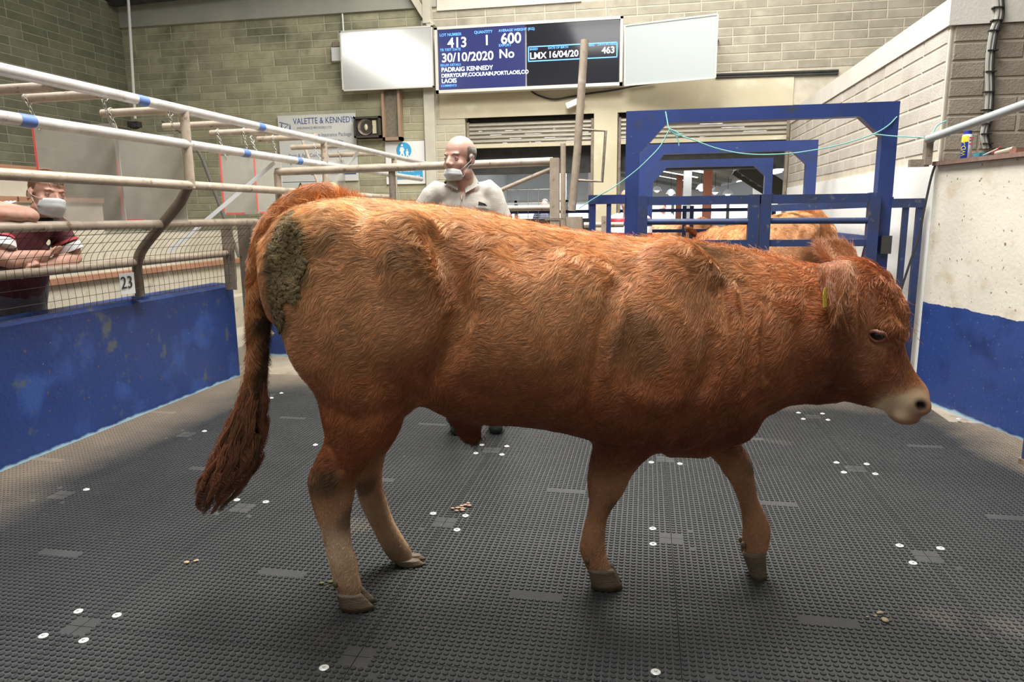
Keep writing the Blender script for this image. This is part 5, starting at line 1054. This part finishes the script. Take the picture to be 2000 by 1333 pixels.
# ---- cloven hooves
hoof_m = pm('hoof_horn', (.13, .095, .055), (.20, .14, .085), 25, .5, bump=.4, bscale=80, stretch=(1, 1, 3), spots=[((.30, .2, .12), 12, .64, .1)])
def hoof(x0, x1, yt, xs, xe, yb, v, flat=True, lab=None):
    """two claws between the coronet (x0..x1 at yt) and the sole (xs..xe at yb)"""
    a, b = uw(x0, yt, v), uw(x1, yt, v); s, e = uw(xs, yb, v), uw(xe, yb, v)
    if flat: s[1] = e[1] = MT+.005
    for k, dv in enumerate((-.023, .023)):
        V = []; n = 12; lev = ((0, a, b, .024), (.45, None, None, .028), (1, s, e, .030))
        for t in (-.15, 0, .33, .66, 1.0):
            p = a+(s-a)*t; q = b+(e-b)*t; c = (p+q)/2; ru = np.linalg.norm(q-p)/2; rv = .022+.007*max(t, 0)
            ax = (q-p)/(2*ru)
            for j in range(n):
                g = 2*math.pi*j/n; cu = math.cos(g); off = ax*ru*cu; point = 1-.55*max(0, cu)**2*max(t, 0)
                V.append((c[0]+off[0], v+dv+rv*math.sin(g)*point*(.9), c[1]+off[1]))
        F = [[i*n+j, i*n+(j+1) % n, (i+1)*n+(j+1) % n, (i+1)*n+j] for i in range(4) for j in range(n)]+[list(range(n))[::-1], list(range(4*n, 5*n))]
        make('hoof_claw', to_world(V), F, hoof_m, bull, smooth=True)
    # dew claws
    for dv in (-.022, .022): q = to_world([[a[0]-.002, v+dv, a[1]+.045]])[0]; MB().ball(q, (.011, .010, .015), 10, 7).build('dewclaw', hoof_m, bull, smooth=True)
hoof(660, 712, 1158, 668, 737, 1197, vNH); hoof(770, 822, 1090, 778, 833, 1117, vFH); hoof(1148, 1200, 1112, 1155, 1216, 1149, vNF)
hoof(1450, 1494, 1082, 1468, 1497, 1132, vFF, flat=False)
# crusts of dung on the near haunch
k = np.where((gauss(P, 574, 505, .052, .115, -.15, 3)+.7*gauss(P, 552, 600, .028, .08, -.15, 3)> .30+.35*vnoise(P, 38, 77)) & (gauss(P, 565, 540, .09, .20, -.15, 4) > .3) & (Nn[:, 1] < .1))[0]
r = np.random.default_rng(3); dm_ = MB()
for j in r.choice(k, min(len(k), 700), replace=False):
    p, nv_ = Pw[j], Nw[j]; s = r.uniform(.003, .0095); a = nrm(np.cross(nv_, r.normal(size=3))); b_ = np.cross(nv_, a); dm_.ball(p+nv_*r.uniform(.003, .009), (s*1.0, s*1.5, s*.32), 8, 5, np.stack([a, b_, nrm(nv_+a*.5)], 1))
dm_.build('dung_crust', pm('dried_dung', (.10, .07, .026), (.17, .12, .048), 40, .9, bump=.8, bscale=120), bull, kind='stuff')

# ---- droppings and straw trodden on the mats
r = np.random.default_rng(12)
for lab, x, y, n_, cc_ in (('small green dropping beside the near hind hoof', 643, 1141, 5, (.16, .17, .05)), ('crumb of tan dirt on the mats at lower left', 370, 1100, 4, (.40, .28, .15)), ('scatter of pinkish wood chips under the belly', 900, 992, 16, (.34, .22, .15)), ('tan crumbs on the mats at lower right of the raised hoof', 1715, 1203, 7, (.33, .26, .15))):
    c = onZ(x, y, MT+.005); m = MB()
    for k in range(n_): s_ = r.uniform(.004, .010); m.ball(c+np.array([r.normal(0, .022), r.normal(0, .022), s_*.3]), (s_*1.3, s_, s_*.5), 7, 5)
    tag(m.build('droppings', pm('crumb_'+str(x), cc_), kind='stuff'), lab, 'dirt')
# ---------------------------------------------------------------- people: one continuous body each, clothes and hair as parts
def rotm(yaw, pitch=0, roll=0):                       # face direction +y turned by yaw, pitch down positive, roll
    cy_, sy = math.cos(yaw), math.sin(yaw); cp, sp = math.cos(pitch), math.sin(pitch); c_r, s_r = math.cos(roll), math.sin(roll)
    Rz = np.array([[cy_, -sy, 0], [sy, cy_, 0], [0, 0, 1]]); Rx = np.array([[1, 0, 0], [0, cp, sp], [0, -sp, cp]]); Ry = np.array([[c_r, 0, s_r], [0, 1, 0], [-s_r, 0, c_r]])
    return Rz @ Rx @ Ry
def skin_m(name, c, red):
    return pm(name, c, tuple(x*.93 for x in c), 18, .5, spots=[(red, 13, .52, .16)], bump=.12, bscale=260)
skin_old = skin_m('ruddy_skin', (.60, .36, .28), (.56, .25, .19)); skin_boy = skin_m('fair_skin', (.66, .38, .28), (.60, .27, .19))
mask_m = pm('pale_blue_mask', (.70, .72, .70), (.64, .67, .66), 30, .7)
def head_pieces(c, R, s, neck=None):
    T = lambda p: np.array(c)+R @ (np.array(p)*s)
    E_ = lambda p, r, Q=None: ellipsoid(T(p), np.array(r)*s, R if Q is None else R @ Q)
    out = [E_((0, -.012, .040), (.077, .098, .088)), E_((0, .020, -.022), (.064, .076, .088)), E_((0, .050, -.090), (.036, .032, .030)), E_((0, .072, .027), (.054, .019, .010)), E_((0, .078, -.066), (.030, .022, .017))]
    for sg in (-1, 1):
        out += [E_((sg*.040, .056, -.028), (.026, .024, .026)), E_((sg*.0155, .094, -.030), (.010, .013, .009)), E_((sg*.050, .0, -.075), (.020, .045, .028)), E_((sg*.082, -.008, -.008), (.008, .021, .033), np.array([[1, 0, 0], [0, 1, .15], [0, -.15, 1]]) @ np.eye(3))]
    v, f = swept([T((0, .080, .018)), T((0, .094, -.004)), T((0, .108, -.026)), T((0, .100, -.036))], [.010*s, .012*s, .015*s, .009*s], [.009*s, .010*s, .013*s, .010*s], R @ np.array([1, 0, 0])); out.append((v, f))
    v, f = swept([T((-.022, .090, -.060)), T((0, .097, -.058)), T((.022, .090, -.060))], [.006*s, .009*s, .006*s], [.005*s]*3, R @ np.array([0, 0, 1])); out.append((v, f))
    v, f = swept([T((-.020, .089, -.072)), T((0, .096, -.073)), T((.020, .089, -.072))], [.006*s, .010*s, .006*s], [.006*s]*3, R @ np.array([0, 0, 1])); out.append((v, f))
    return out, T
def head_details(T, R, s, root, body, hair_c, bald, look, mask_low, hairm, seed=1, hair_len=.02, iris=(.10, .16, .20)):
    eye_w = MATS.get('eye_white') or pm('eye_white', (.75, .70, .66), rough=.2); ir = MATS.get('iris') or pm('iris', iris, rough=.2); lid = MATS.get('lid') or pm('lid', (.42, .2, .15))
    for sg in (-1, 1):
        c = T((sg*.031, .070, .002)); e = MB().ball(c, .0125*s, 16, 10).build('eye', eye_w, root, smooth=True); d = nrm(R @ np.array([look[0], 1, look[1]])); MB().ball(c+d*.0072*s, .0064*s, 12, 8).build('iris', ir, e, smooth=True)
        lm = MB()
        for up_ in (1, -1): lm.tube([T((sg*.031+.0155*math.cos(a), .0705+.0125*math.sin(a)*.9, .002+up_*.0062*math.sin(a))) for a in np.linspace(0, math.pi, 9)], .0026*s, 6)
        lm.build('eyelid', lid, root, smooth=True)
        MB().tube([T((sg*.014, .088, .022)), T((sg*.032, .086, .029)), T((sg*.050, .072, .024))], [.0018*s, .0026*s, .0014*s], 6).build('eyebrow', hairm, root, smooth=True)
    # mask: shell over nose or lip down to the chin
    n_, m = 17, 11; z0, z1 = (-.050, -.116) if mask_low else (-.010, -.112); V = []
    for j in range(m):
        t = j/(m-1)
        for i in range(n_):
            a = (i/(n_-1)*2-1)*(1.0 if mask_low else 1.18)*(1-.12*(2*t-1)**2); zz = z0+(z1-z0)*t-.010*(abs(a)/1.2)*(0 if t > .5 else 1)+.018*(abs(a)/1.2)**2*(t-.3)
            rx, ry = .068+.004*math.sin(t*3.1), (.098+.016*math.sin(math.pi*min(1, t*1.1+.12))-.022*max(0, t-.65)*2)*(1 if not mask_low else .86)
            pl = .0018*(1 if j % 3 == 1 else -1)*(1-abs(a)/1.3)
            V.append(T(((rx+pl)*math.sin(a)*1.02, (ry+pl)*math.cos(a)*(.93+.07*math.cos(a))+.008, zz)))
    F = [[j*n_+i, j*n_+i+1, (j+1)*n_+i+1, (j+1)*n_+i] for j in range(m-1) for i in range(n_-1)]
    mk = make('face_mask', V, F, mask_m, root, smooth=True); md = mk.modifiers.new('s', 'SOLIDIFY'); md.thickness = .003; md.offset = 1
    for sg, i in ((-1, 0), (1, n_-1)):
        for j, ez in ((0, .012), (m-2, -.03)): MB().tube(cr([V[j*n_+i], T((sg*.082, .022, (z0+z1)/2*.3+ez*.4)), T((sg*.090, -.012, .012 if j == 0 else -.030)), T((sg*.086, -.026, -.006))], 4), .0013, 5).build('ear_loop', mask_m, mk)
    # hair
    me = body.data; P_, N_ = coords(me), normals(me); L = (P_-T((0, 0, 0))) @ R/s
    if bald: w = ((abs(L[:, 0]) > .052) | (L[:, 1] < -.050)) & (L[:, 2] < .065) & (L[:, 2] > -.045) & (L[:, 1] < .020) & ((L[:, 1] < -.03) | (L[:, 2] > .012) | (abs(L[:, 0]) < .070)) & (abs(L[:, 0]) < .085)
    else: w = (L[:, 2] > np.where(L[:, 1] > .02, .062, np.where(L[:, 1] > -.015, .028, -.060))) & (np.linalg.norm(L, axis=1) < .16)
    w = w.astype(float)
    if w.sum() > 10:
        nh = 9000 if bald else 16000; i, T_, b3 = sample(me, nh, seed, w); R0 = bary(T_, i, b3, P_); Rn = bary(T_, i, b3, N_); Ll = (R0-T((0, 0, 0))) @ R/s
        D = np.stack([.25*Ll[:, 0]/.08, np.where(Ll[:, 2] > .07, .8, -.25), np.where(Ll[:, 2] > .07, .1, -1.0)], 1)+.3*np.stack([vnoise(Ll, 60, 1), vnoise(Ll, 60, 2), vnoise(Ll, 60, 3)], 1); D = D @ R.T; D -= Rn*(D*Rn).sum(1)[:, None]; D /= np.linalg.norm(D, axis=1)[:, None]
        r = np.random.default_rng(seed); furs('hair', root, R0, D, Rn, hair_len*r.uniform(.5, 1.2, nh), np.clip(np.array(hair_c)*r.uniform(.6, 1.4, (nh, 1)), 0, 1), .0007, 4, .5, seed=seed, lift=.35)
def hand(W, d, nrm_, side, s=1.0, curl=.5):
    """palm from wrist W along d, back of the hand along nrm_, thumb to side"""
    d, n_, sd = nrm(d), nrm(nrm_), nrm(side); out = []
    v, f = swept([W, W+d*.035*s, W+d*.075*s, W+d*.092*s], [.016*s, .016*s, .015*s, .011*s], [.026*s, .036*s, .040*s, .036*s], sd); out.append((v, f))
    for k, (o, L) in enumerate(((.030, .070), (.011, .080), (-.009, .074), (-.028, .058))):
        p = W+d*.080*s+sd*o*s; q1 = p+(d*math.cos(curl*.5)-n_*math.sin(curl*.5))*L*.45*s; q2 = q1+(d*math.cos(curl*1.5)-n_*math.sin(curl*1.5))*L*.33*s; q3 = q2+(d*math.cos(curl*2.3)-n_*math.sin(curl*2.3))*L*.28*s
        out.append(swept([p-d*.02*s, p, q1, q2, q3], [.0095*s, .0095*s, .0088*s, .0080*s, .0065*s], [.0095*s, .0095*s, .0088*s, .0080*s, .0065*s], sd, 8))
    p = W+d*.025*s+sd*.030*s; q = p+(d*.7+sd*.6-n_*.2)*.035*s; q2 = q+(d*.9+sd*.15-n_*.35)*.030*s
    out.append(swept([p-sd*.015*s, p, q, q2], [.013*s, .013*s, .0105*s, .008*s], [.013*s, .013*s, .0105*s, .008*s], n_, 8)); return out
def limb(J, R_, side=(1, 0, 0), k=1.0): P_ = cr(J, 4); t = np.linspace(0, len(J)-1, len(P_)); r = np.interp(t, range(len(J)), R_)*k; return swept(P_, r, r, side, 14)
def slab(J, RA, RB, side): P_ = cr(J, 4); t = np.linspace(0, len(J)-1, len(P_)); return swept(P_, np.interp(t, range(len(J)), RA), np.interp(t, range(len(J)), RB), side, 20)
def person(label, J, R, s, skin, shirt, trouser, shoe, hairc, bald=False, look=(0, 0), mask_low=True, group=None, fine=True, masked=True, hairm=None, sleeve=.75, collar=True, base=None, headless=False, hl=.018):
    """J: joints head, neck, chest, belly, pelvis, then shoulder/elbow/wrist/hip/knee/ankle for both sides"""
    J = {k: np.array(v, float) for k, v in J.items()}; g = lambda k: J[k]; loc = np.array([J['pelvis'][0], J['pelvis'][1], min(J['ankle_l'][2], J['ankle_r'][2])-.08])
    t = thing('person', label, 'person', loc, group); vx = .006 if fine else .012
    acr = nrm(J['shoulder_r']-J['shoulder_l']); hipx = nrm(J['hip_r']-J['hip_l'])
    hp, T = head_pieces(J['head'], R, s)
    P_ = [] if headless else list(hp)+[limb([J['head']+R @ np.array([0, -.02, -.05])*s, J['neck'], J['neck']*.5+J['chest']*.5], [.058, .060, .075])]
    P_ += [slab([J['neck']*.6+J['chest']*.4, J['chest'], J['belly'], J['pelvis']], [.075, .105, .115, .10], [.10, .165, .15, .155], acr)]
    for a in 'lr':
        sg = -1 if a == 'l' else 1
        P_ += [limb([J['chest']*.45+J['shoulder_'+a]*.55+[0, 0, .01], J['shoulder_'+a], J['elbow_'+a], J['wrist_'+a]], [.06, .056, .043, .028], (0, 1, 0)), limb([J['elbow_'+a], J['elbow_'+a]*.65+J['wrist_'+a]*.35, J['wrist_'+a]], [.042, .045, .029], (0, 1, 0))]
        P_ += [limb([J['hip_'+a], J['knee_'+a], J['ankle_'+a]], [.092, .062, .042], (0, 1, 0)), limb([J['knee_'+a], J['knee_'+a]*.7+J['ankle_'+a]*.3, J['ankle_'+a]], [.058, .060, .040], (0, 1, 0))]
        fo = nrm(np.cross((0, 0, 1), hipx)); fo = fo if True else fo
        if fine: P_ += hand(J['wrist_'+a], J['hand_'+a]-J['wrist_'+a], J.get('hn_'+a, np.array([sg*acr[0], sg*acr[1], 0])), J.get('ht_'+a, fo), 1.0, J.get('curl', .5) if not hasattr(J.get('curl', .5), 'shape') else float(J['curl']))
        else: P_.append(limb([J['wrist_'+a], J['hand_'+a]], [.028, .03]))
    b = fuse(P_, vx, 4 if fine else 4); body = mesh_obj('body', b, skin, t)
    sh = [slab([J['neck']*.45+J['chest']*.55+[0, 0, .04], J['chest'], J['belly'], J['pelvis']+[0, 0, .0]], [.085, .125, .140, .130], [.125, .188, .178, .178], acr), slab([J['neck']-[0, 0, .03], J['neck']*.5+J['chest']*.5], [.075, .09], [.085, .14], acr)]
    for a in 'lr':
        el = J['shoulder_'+a]*(1-sleeve)+J['elbow_'+a]*sleeve
        sh.append(limb([J['chest']*.5+J['shoulder_'+a]*.5+[0, 0, .015], J['shoulder_'+a], el], [.075, .074, .070], (0, 1, 0)))
    shm = fuse(sh, .009, 10); C0 = coords(shm); N0 = normals(shm); C0 += N0*(.005*vnoise(C0, 22, 5)+.004*vnoise(C0*[1, 1, .35], 48, 6))[:, None]; shm.vertices.foreach_set('co', C0.ravel()); shm.update()
    shirt_o = mesh_obj('shirt', shm, shirt, t)
    tr = [slab([J['pelvis']+[0, 0, .07], J['pelvis']-[0, 0, .06]], [.135, .12], [.172, .165], hipx)]
    for a in 'lr': tr.append(limb([J['hip_'+a]+[0, 0, .03], J['knee_'+a], J['ankle_'+a]+[0, 0, .0]], [.105, .082, .072], (0, 1, 0)))
    trm = fuse(tr, .012, 6); C0 = coords(trm); N0 = normals(trm); C0 += N0*(.006*vnoise(C0, 20, 7))[:, None]; trm.vertices.foreach_set('co', C0.ravel()); trm.update(); mesh_obj('trousers', trm, trouser, t)
    for a in 'lr':
        A = J['ankle_'+a]; fo = nrm(np.cross((0, 0, 1), hipx))
        mesh_obj('boot', fuse([swept([A-fo*.06-[0, 0, .045], A+fo*.03-[0, 0, .04], A+fo*.12-[0, 0, .052], A+fo*.17-[0, 0, .058]], [.035, .040, .030, .020], [.04, .045, .048, .036], hipx), limb([A+[0, 0, .12], A-[0, 0, .03]], [.055, .05])], .008, 4), shoe, t)
    if not headless:
        if masked: head_details(T, R, s, t, body, hairc, bald, look, mask_low, hairm or pm('brow_'+label[:6], tuple(hairc)), hair_len=hl)
        else:
            me = body.data; Pq = coords(me); L = (Pq-T((0, 0, 0))) @ R/s; cap = MB(); MBv = ellipsoid(T((0, -.022, .050)), np.array((.083, .098, .088))*s, R); cap.add(*MBv); cap.build('hair', hairm or pm('brow_'+label[:6], tuple(hairc)), t, smooth=True)
    return t, T, shirt_o
# --- the man in the ring
cot = pm('cream_cotton', (.53, .50, .44), (.47, .44, .385), 14, .85, bump=.25, bscale=45); grey_t = pm('grey_trousers', (.10, .10, .11), rough=.8); welly = pm('dark_green_boot', (.02, .035, .025), rough=.4)
ym = 4.15
MJ = dict(head=onY(898, 312, ym), neck=onY(908, 364, ym+.03), chest=onY(907, 405, ym+.06), belly=onY(905, 490, ym+.06), pelvis=(-1.03, ym+.05, .98), shoulder_l=onY(846, 384, ym-.02), shoulder_r=onY(958, 380, ym+.12), elbow_l=(-1.40, ym-.02, 1.20), elbow_r=(-.815, ym+.10, 1.20),
          wrist_l=(-1.38, ym-.12, .96), wrist_r=(-.80, ym+.0, .96), hand_l=(-1.37, ym-.16, .86), hand_r=(-.80, ym-.04, .86), hip_l=(-1.13, ym+.03, .93), hip_r=(-.93, ym+.08, .93), knee_l=(-1.14, ym, .50), knee_r=(-.92, ym+.05, .50), ankle_l=(-1.15, ym+.03, .10), ankle_r=(-.91, ym+.09, .10))
for k in ('l', 'r'): MJ['hn_'+k] = np.array([-1. if k == 'l' else 1., 0, 0]); MJ['ht_'+k] = np.array([0, -1., 0])
RM = rotm(math.pi-.42, .02, 0.0)
man, TMn, shirt = person('elderly balding man in a cream open-necked shirt, white mask under his nose', MJ, RM, 1.06, skin_old, cot, grey_t, welly, (.30, .27, .23), bald=True, look=(-.35, .0), mask_low=True, hairm=pm('grey_hair', (.30, .27, .24)), sleeve=1.25, hl=.012)
# collar wings, placket, buttons, pocket pen
acr = nrm(MJ['shoulder_r']-MJ['shoulder_l']); fwd = nrm(np.cross(acr, (0, 0, 1))); fwd = fwd if fwd[1] < 0 else -fwd
def surf(x, y, me=shirt.data):                        # point of the shirt under a pixel
    Q = coords(me); d = nrm(ray(x, y)); r_ = Q-EYE; t = r_ @ d; off = np.linalg.norm(r_-t[:, None]*d, axis=1); ok = np.where(off < .014)[0]; ok = ok if len(ok) else np.array([np.argmin(off)]); k = ok[np.argmin(t[ok])]; return EYE+d*t[k]
for pts in (((882, 338), (866, 357), (893, 372), (899, 352)), ((922, 334), (936, 361), (908, 377), (905, 352))):
    q = [surf(*p)+fwd*.014 for p in pts]; MB().poly(q, fwd*.006).build('collar_wing', cot, man)
q = [surf(889, 356)+fwd*.017, surf(912, 354)+fwd*.017, surf(901, 391)+fwd*.012]; MB().poly(q, fwd*.002).build('open_neck', skin_old, man, label='bare skin in the open neck')
for p in ((869, 357), (932, 360)): MB().disc(surf(*p)+fwd*.021, .008, fwd, .003).build('collar_button', blk, man)
for p in ((899, 397), (900, 425)): MB().disc(surf(*p)+fwd*.006, .006, fwd, .003).build('button', grey_frame, man)
q = [surf(*p)+fwd*.006 for p in ((930, 406), (954, 408), (954, 450), (930, 448))]; MB().poly(q, fwd*.004).build('pocket', cot, man)
q = [surf(*p)+fwd*.012 for p in ((934, 394), (946, 398), (951, 403), (933, 402))]; MB().poly(q, fwd*.006).build('phone', blk, man, label='dark phone showing above the shirt pocket')
# --- the lad leaning on the fence
def jersey_mat(name, base, bands, axis='Z'):
    m = pm(name, base, tuple(c*.8 for c in base), 20, .75, bump=.3, bscale=50); return m
mar = pm('maroon_jersey', (.105, .014, .022), (.08, .012, .02), 16, .7, bump=.25, bscale=50); black_t = pm('black_trousers', (.012, .012, .014), rough=.85); navy_c = pm('navy_collar', (.012, .016, .035), rough=.8)
BJ = dict(head=onX(92, 380, -3.52), neck=onX(82, 432, -3.62), chest=(-3.70, 3.66, 1.25), belly=(-3.80, 3.72, 1.04), pelvis=(-3.98, 3.80, .90), shoulder_l=(-3.64, 3.86, 1.375), shoulder_r=(-3.68, 3.50, 1.43), elbow_l=onX(146, 505, -3.55), elbow_r=onX(5, 508, -3.55),
          wrist_l=onX(75, 522, -3.50), wrist_r=onX(92, 498, -3.485), hand_l=onX(45, 528, -3.50), hand_r=onX(118, 482, -3.50), hip_l=(-3.98, 3.90, .86), hip_r=(-3.99, 3.68, .86), knee_l=(-3.95, 3.92, .55), knee_r=(-3.97, 3.64, .55), ankle_l=(-4.10, 3.93, .27), ankle_r=(-4.12, 3.62, .27))
for k in ('l', 'r'): BJ['hn_'+k] = np.array([.5, -.3, .8]); BJ['ht_'+k] = np.array([.6, .0, .5])
BJ['curl'] = np.float64(1.0)
BJ = {k: (np.array(v, float) if hasattr(v, '__len__') else v) for k, v in BJ.items()}
RB = rotm(-math.pi/2-.35-.0, .12, -.12)
lad, TB_, jersey = person('fair-haired lad in a maroon jersey and white mask leaning folded arms on the fence', BJ, RB, 1.12, skin_boy, mar, black_t, welly, (.34, .20, .11), bald=False, look=(.2, .02), mask_low=False, hairm=pm('fair_hair', (.32, .19, .10)), sleeve=.72)
wht = pm('white_trim', (.72, .70, .70), rough=.7)
for k in range(3):                                    # three white shoulder stripes each side, cuffs, navy collar
    for a in 'rl':
        s0, s1 = BJ['neck']*.40+BJ['shoulder_'+a]*.60, BJ['shoulder_'+a]*.75+BJ['elbow_'+a]*.25; off = np.array([.028*(k-1), 0, 0])
        MB().tube(cr([s0+off+[.0, 0, .082], (s0+s1)/2+off+[0, 0, .086], s1+off+[.01, -.03 if a == 'r' else .03, .070]]), .0065, 6).build('shoulder_stripe', wht, lad, smooth=True)
for a in 'rl':
    el = BJ['shoulder_'+a]*.28+BJ['elbow_'+a]*.72; d = nrm(BJ['elbow_'+a]-BJ['shoulder_'+a]); MB().tube([el-d*.018, el+d*.028], [.080, .079], 20).build('cuff', wht, lad, smooth=True); MB().tube([el-d*.045, el-d*.030], [.080, .080], 20).build('cuff_band', pm('red_cuff_band', (.45, .06, .07)), lad, smooth=True)
nk = BJ['neck']; ax = nrm(BJ['head']-nk); MB().tube(cr([nk+np.array([.072*math.cos(a), .075*math.sin(a), .012*math.sin(a*1.0)+.012]) for a in np.linspace(0, 2*math.pi, 15)], 2), .020, 8).build('collar', navy_c, lad, smooth=True)
sw = slab([(-3.86, 3.74, 1.03), (-3.93, 3.78, .93), (-3.97, 3.80, .80)], [.17, .185, .18], [.215, .225, .215], (0, 1, 0)); mesh_obj('tied_sweater', fuse([sw], .012, 5), pm('grey_marl', (.17, .165, .175), (.13, .125, .135), 30, .9, bump=.4), lad, label='grey sweater round his hips')
# --- somebody cut off by the left edge, forearm on the top rail
OJ = dict(head=(-3.75, 2.75, 1.78), neck=(-3.78, 2.75, 1.60), chest=(-3.80, 2.75, 1.44), belly=(-3.86, 2.75, 1.22), pelvis=(-3.92, 2.75, 1.08), shoulder_l=(-3.74, 2.98, 1.53), shoulder_r=(-3.76, 2.56, 1.53), elbow_l=(-3.27, 3.33, 1.41), elbow_r=(-3.55, 2.42, 1.42), wrist_l=(-3.25, 3.07, 1.42), wrist_r=(-3.27, 2.60, 1.42), hand_l=(-3.25, 2.97, 1.42), hand_r=(-3.26, 2.70, 1.42),
          hip_l=(-3.93, 2.85, 1.03), hip_r=(-3.93, 2.65, 1.03), knee_l=(-3.93, 2.86, .62), knee_r=(-3.93, 2.64, .62), ankle_l=(-3.95, 2.86, .27), ankle_r=(-3.95, 2.64, .27))
person('person outside the left edge, only a bare forearm resting on the rail', OJ, rotm(-math.pi/2), 1.0, skin_boy, pm('dark_jersey', (.05, .02, .03)), black_t, welly, (.1, .07, .05), masked=False, fine=False, hairm=pm('brown_hair', (.06, .04, .025)), sleeve=.45)
# --- people beyond
def stander(label, x, y, yaw, h, shirt, trs, hc, group=None, z0=0):
    k = h/1.75; c, s_ = math.cos(yaw), math.sin(yaw); W_ = lambda a, b, z: (x+(a*c-b*s_)*k, y+(a*s_+b*c)*k, z0+z*k)
    J = dict(head=W_(0, 0, 1.63), neck=W_(0, -.02, 1.47), chest=W_(0, -.02, 1.30), belly=W_(0, 0, 1.08), pelvis=W_(0, 0, .95))
    for a, sg in (('l', -1), ('r', 1)):
        J.update({'shoulder_'+a: W_(sg*.18, -.02, 1.41), 'elbow_'+a: W_(sg*.24, 0, 1.13), 'wrist_'+a: W_(sg*.22, .12, .93), 'hand_'+a: W_(sg*.21, .16, .85), 'hip_'+a: W_(sg*.09, 0, .9), 'knee_'+a: W_(sg*.10, .02, .49), 'ankle_'+a: W_(sg*.10, 0, .09)})
    return person(label, J, rotm(yaw), k, skin_old, shirt, trs, welly, hc, masked=False, fine=False, group=group, hairm=MATS['brown_hair'], sleeve=.7)
hoop = bpy.data.materials.new('hooped_jersey'); hoop.use_nodes = True; N_, L_ = hoop.node_tree.nodes, hoop.node_tree.links
g_ = N_.new('ShaderNodeNewGeometry'); x_ = N_.new('ShaderNodeSeparateXYZ'); L_.new(g_.outputs['Position'], x_.inputs[0]); mm = N_.new('ShaderNodeMath'); mm.operation = 'MULTIPLY'; mm.inputs[1].default_value = 7.5; L_.new(x_.outputs[2], mm.inputs[0]); fr_ = N_.new('ShaderNodeMath'); fr_.operation = 'FRACT'; L_.new(mm.outputs[0], fr_.inputs[0])
rp = N_.new('ShaderNodeValToRGB'); rp.color_ramp.interpolation = 'CONSTANT'; el = rp.color_ramp.elements; el[0].color = (.75, .75, .75, 1); el[1].position = .45; el[1].color = (.02, .03, .09, 1); e3 = el.new(.75); e3.color = (.40, .03, .05, 1); L_.new(fr_.outputs[0], rp.inputs[0]); L_.new(rp.outputs[0], N_['Principled BSDF'].inputs['Base Color'])
stander('person in a white, navy and red hooped jersey, half hidden behind the nearest blue post', -.17, 6.95, math.pi*.8, 1.62, hoop, black_t, (.1, .06, .04))
stander('distant dark-haired person in white, left of the race in the bright shed', .35, 16.0, math.pi, 1.62, pm('white_top', (.8, .8, .8)), grey_t, (.03, .03, .03))
stander('small figure in dark clothes beyond the left doorway', -2.1, 15.0, math.pi, 1.68, pm('navy_top', (.03, .04, .08)), grey_t, (.05, .04, .03))
# ---------------------------------------------------------------- more cattle: copies of the bull, object by object
def copy_tree(o, parent=None):
    c = o.copy(); C.objects.link(c)
    if parent is not None: c.parent = parent; c.matrix_parent_inverse = o.matrix_parent_inverse.copy()
    for ch in list(o.children): copy_tree(ch, c)
    return c
def place_bull(rump, heading, sc, label):
    b = copy_tree(bull); rl = np.array([MXY[i0][0]+.3, MXY[i0][1]-2.5]); a = heading-math.radians(10); R2 = np.array([[math.cos(a), -math.sin(a)], [math.sin(a), math.cos(a)]]); l = np.array(rump)-R2 @ rl*sc
    b.location = (l[0], l[1], 0); b.rotation_euler = (0, 0, a); b.scale = (sc,)*3; b['label'] = label; b['group'] = 'cattle waiting beyond the ring'; return b
place_bull((1.50, 6.45), math.radians(117), .955, 'curly ginger bull standing inside the race behind the blue gates')
place_bull((1.3, 15.2), math.radians(172), .86, 'distant ginger animal in the far blue pen')
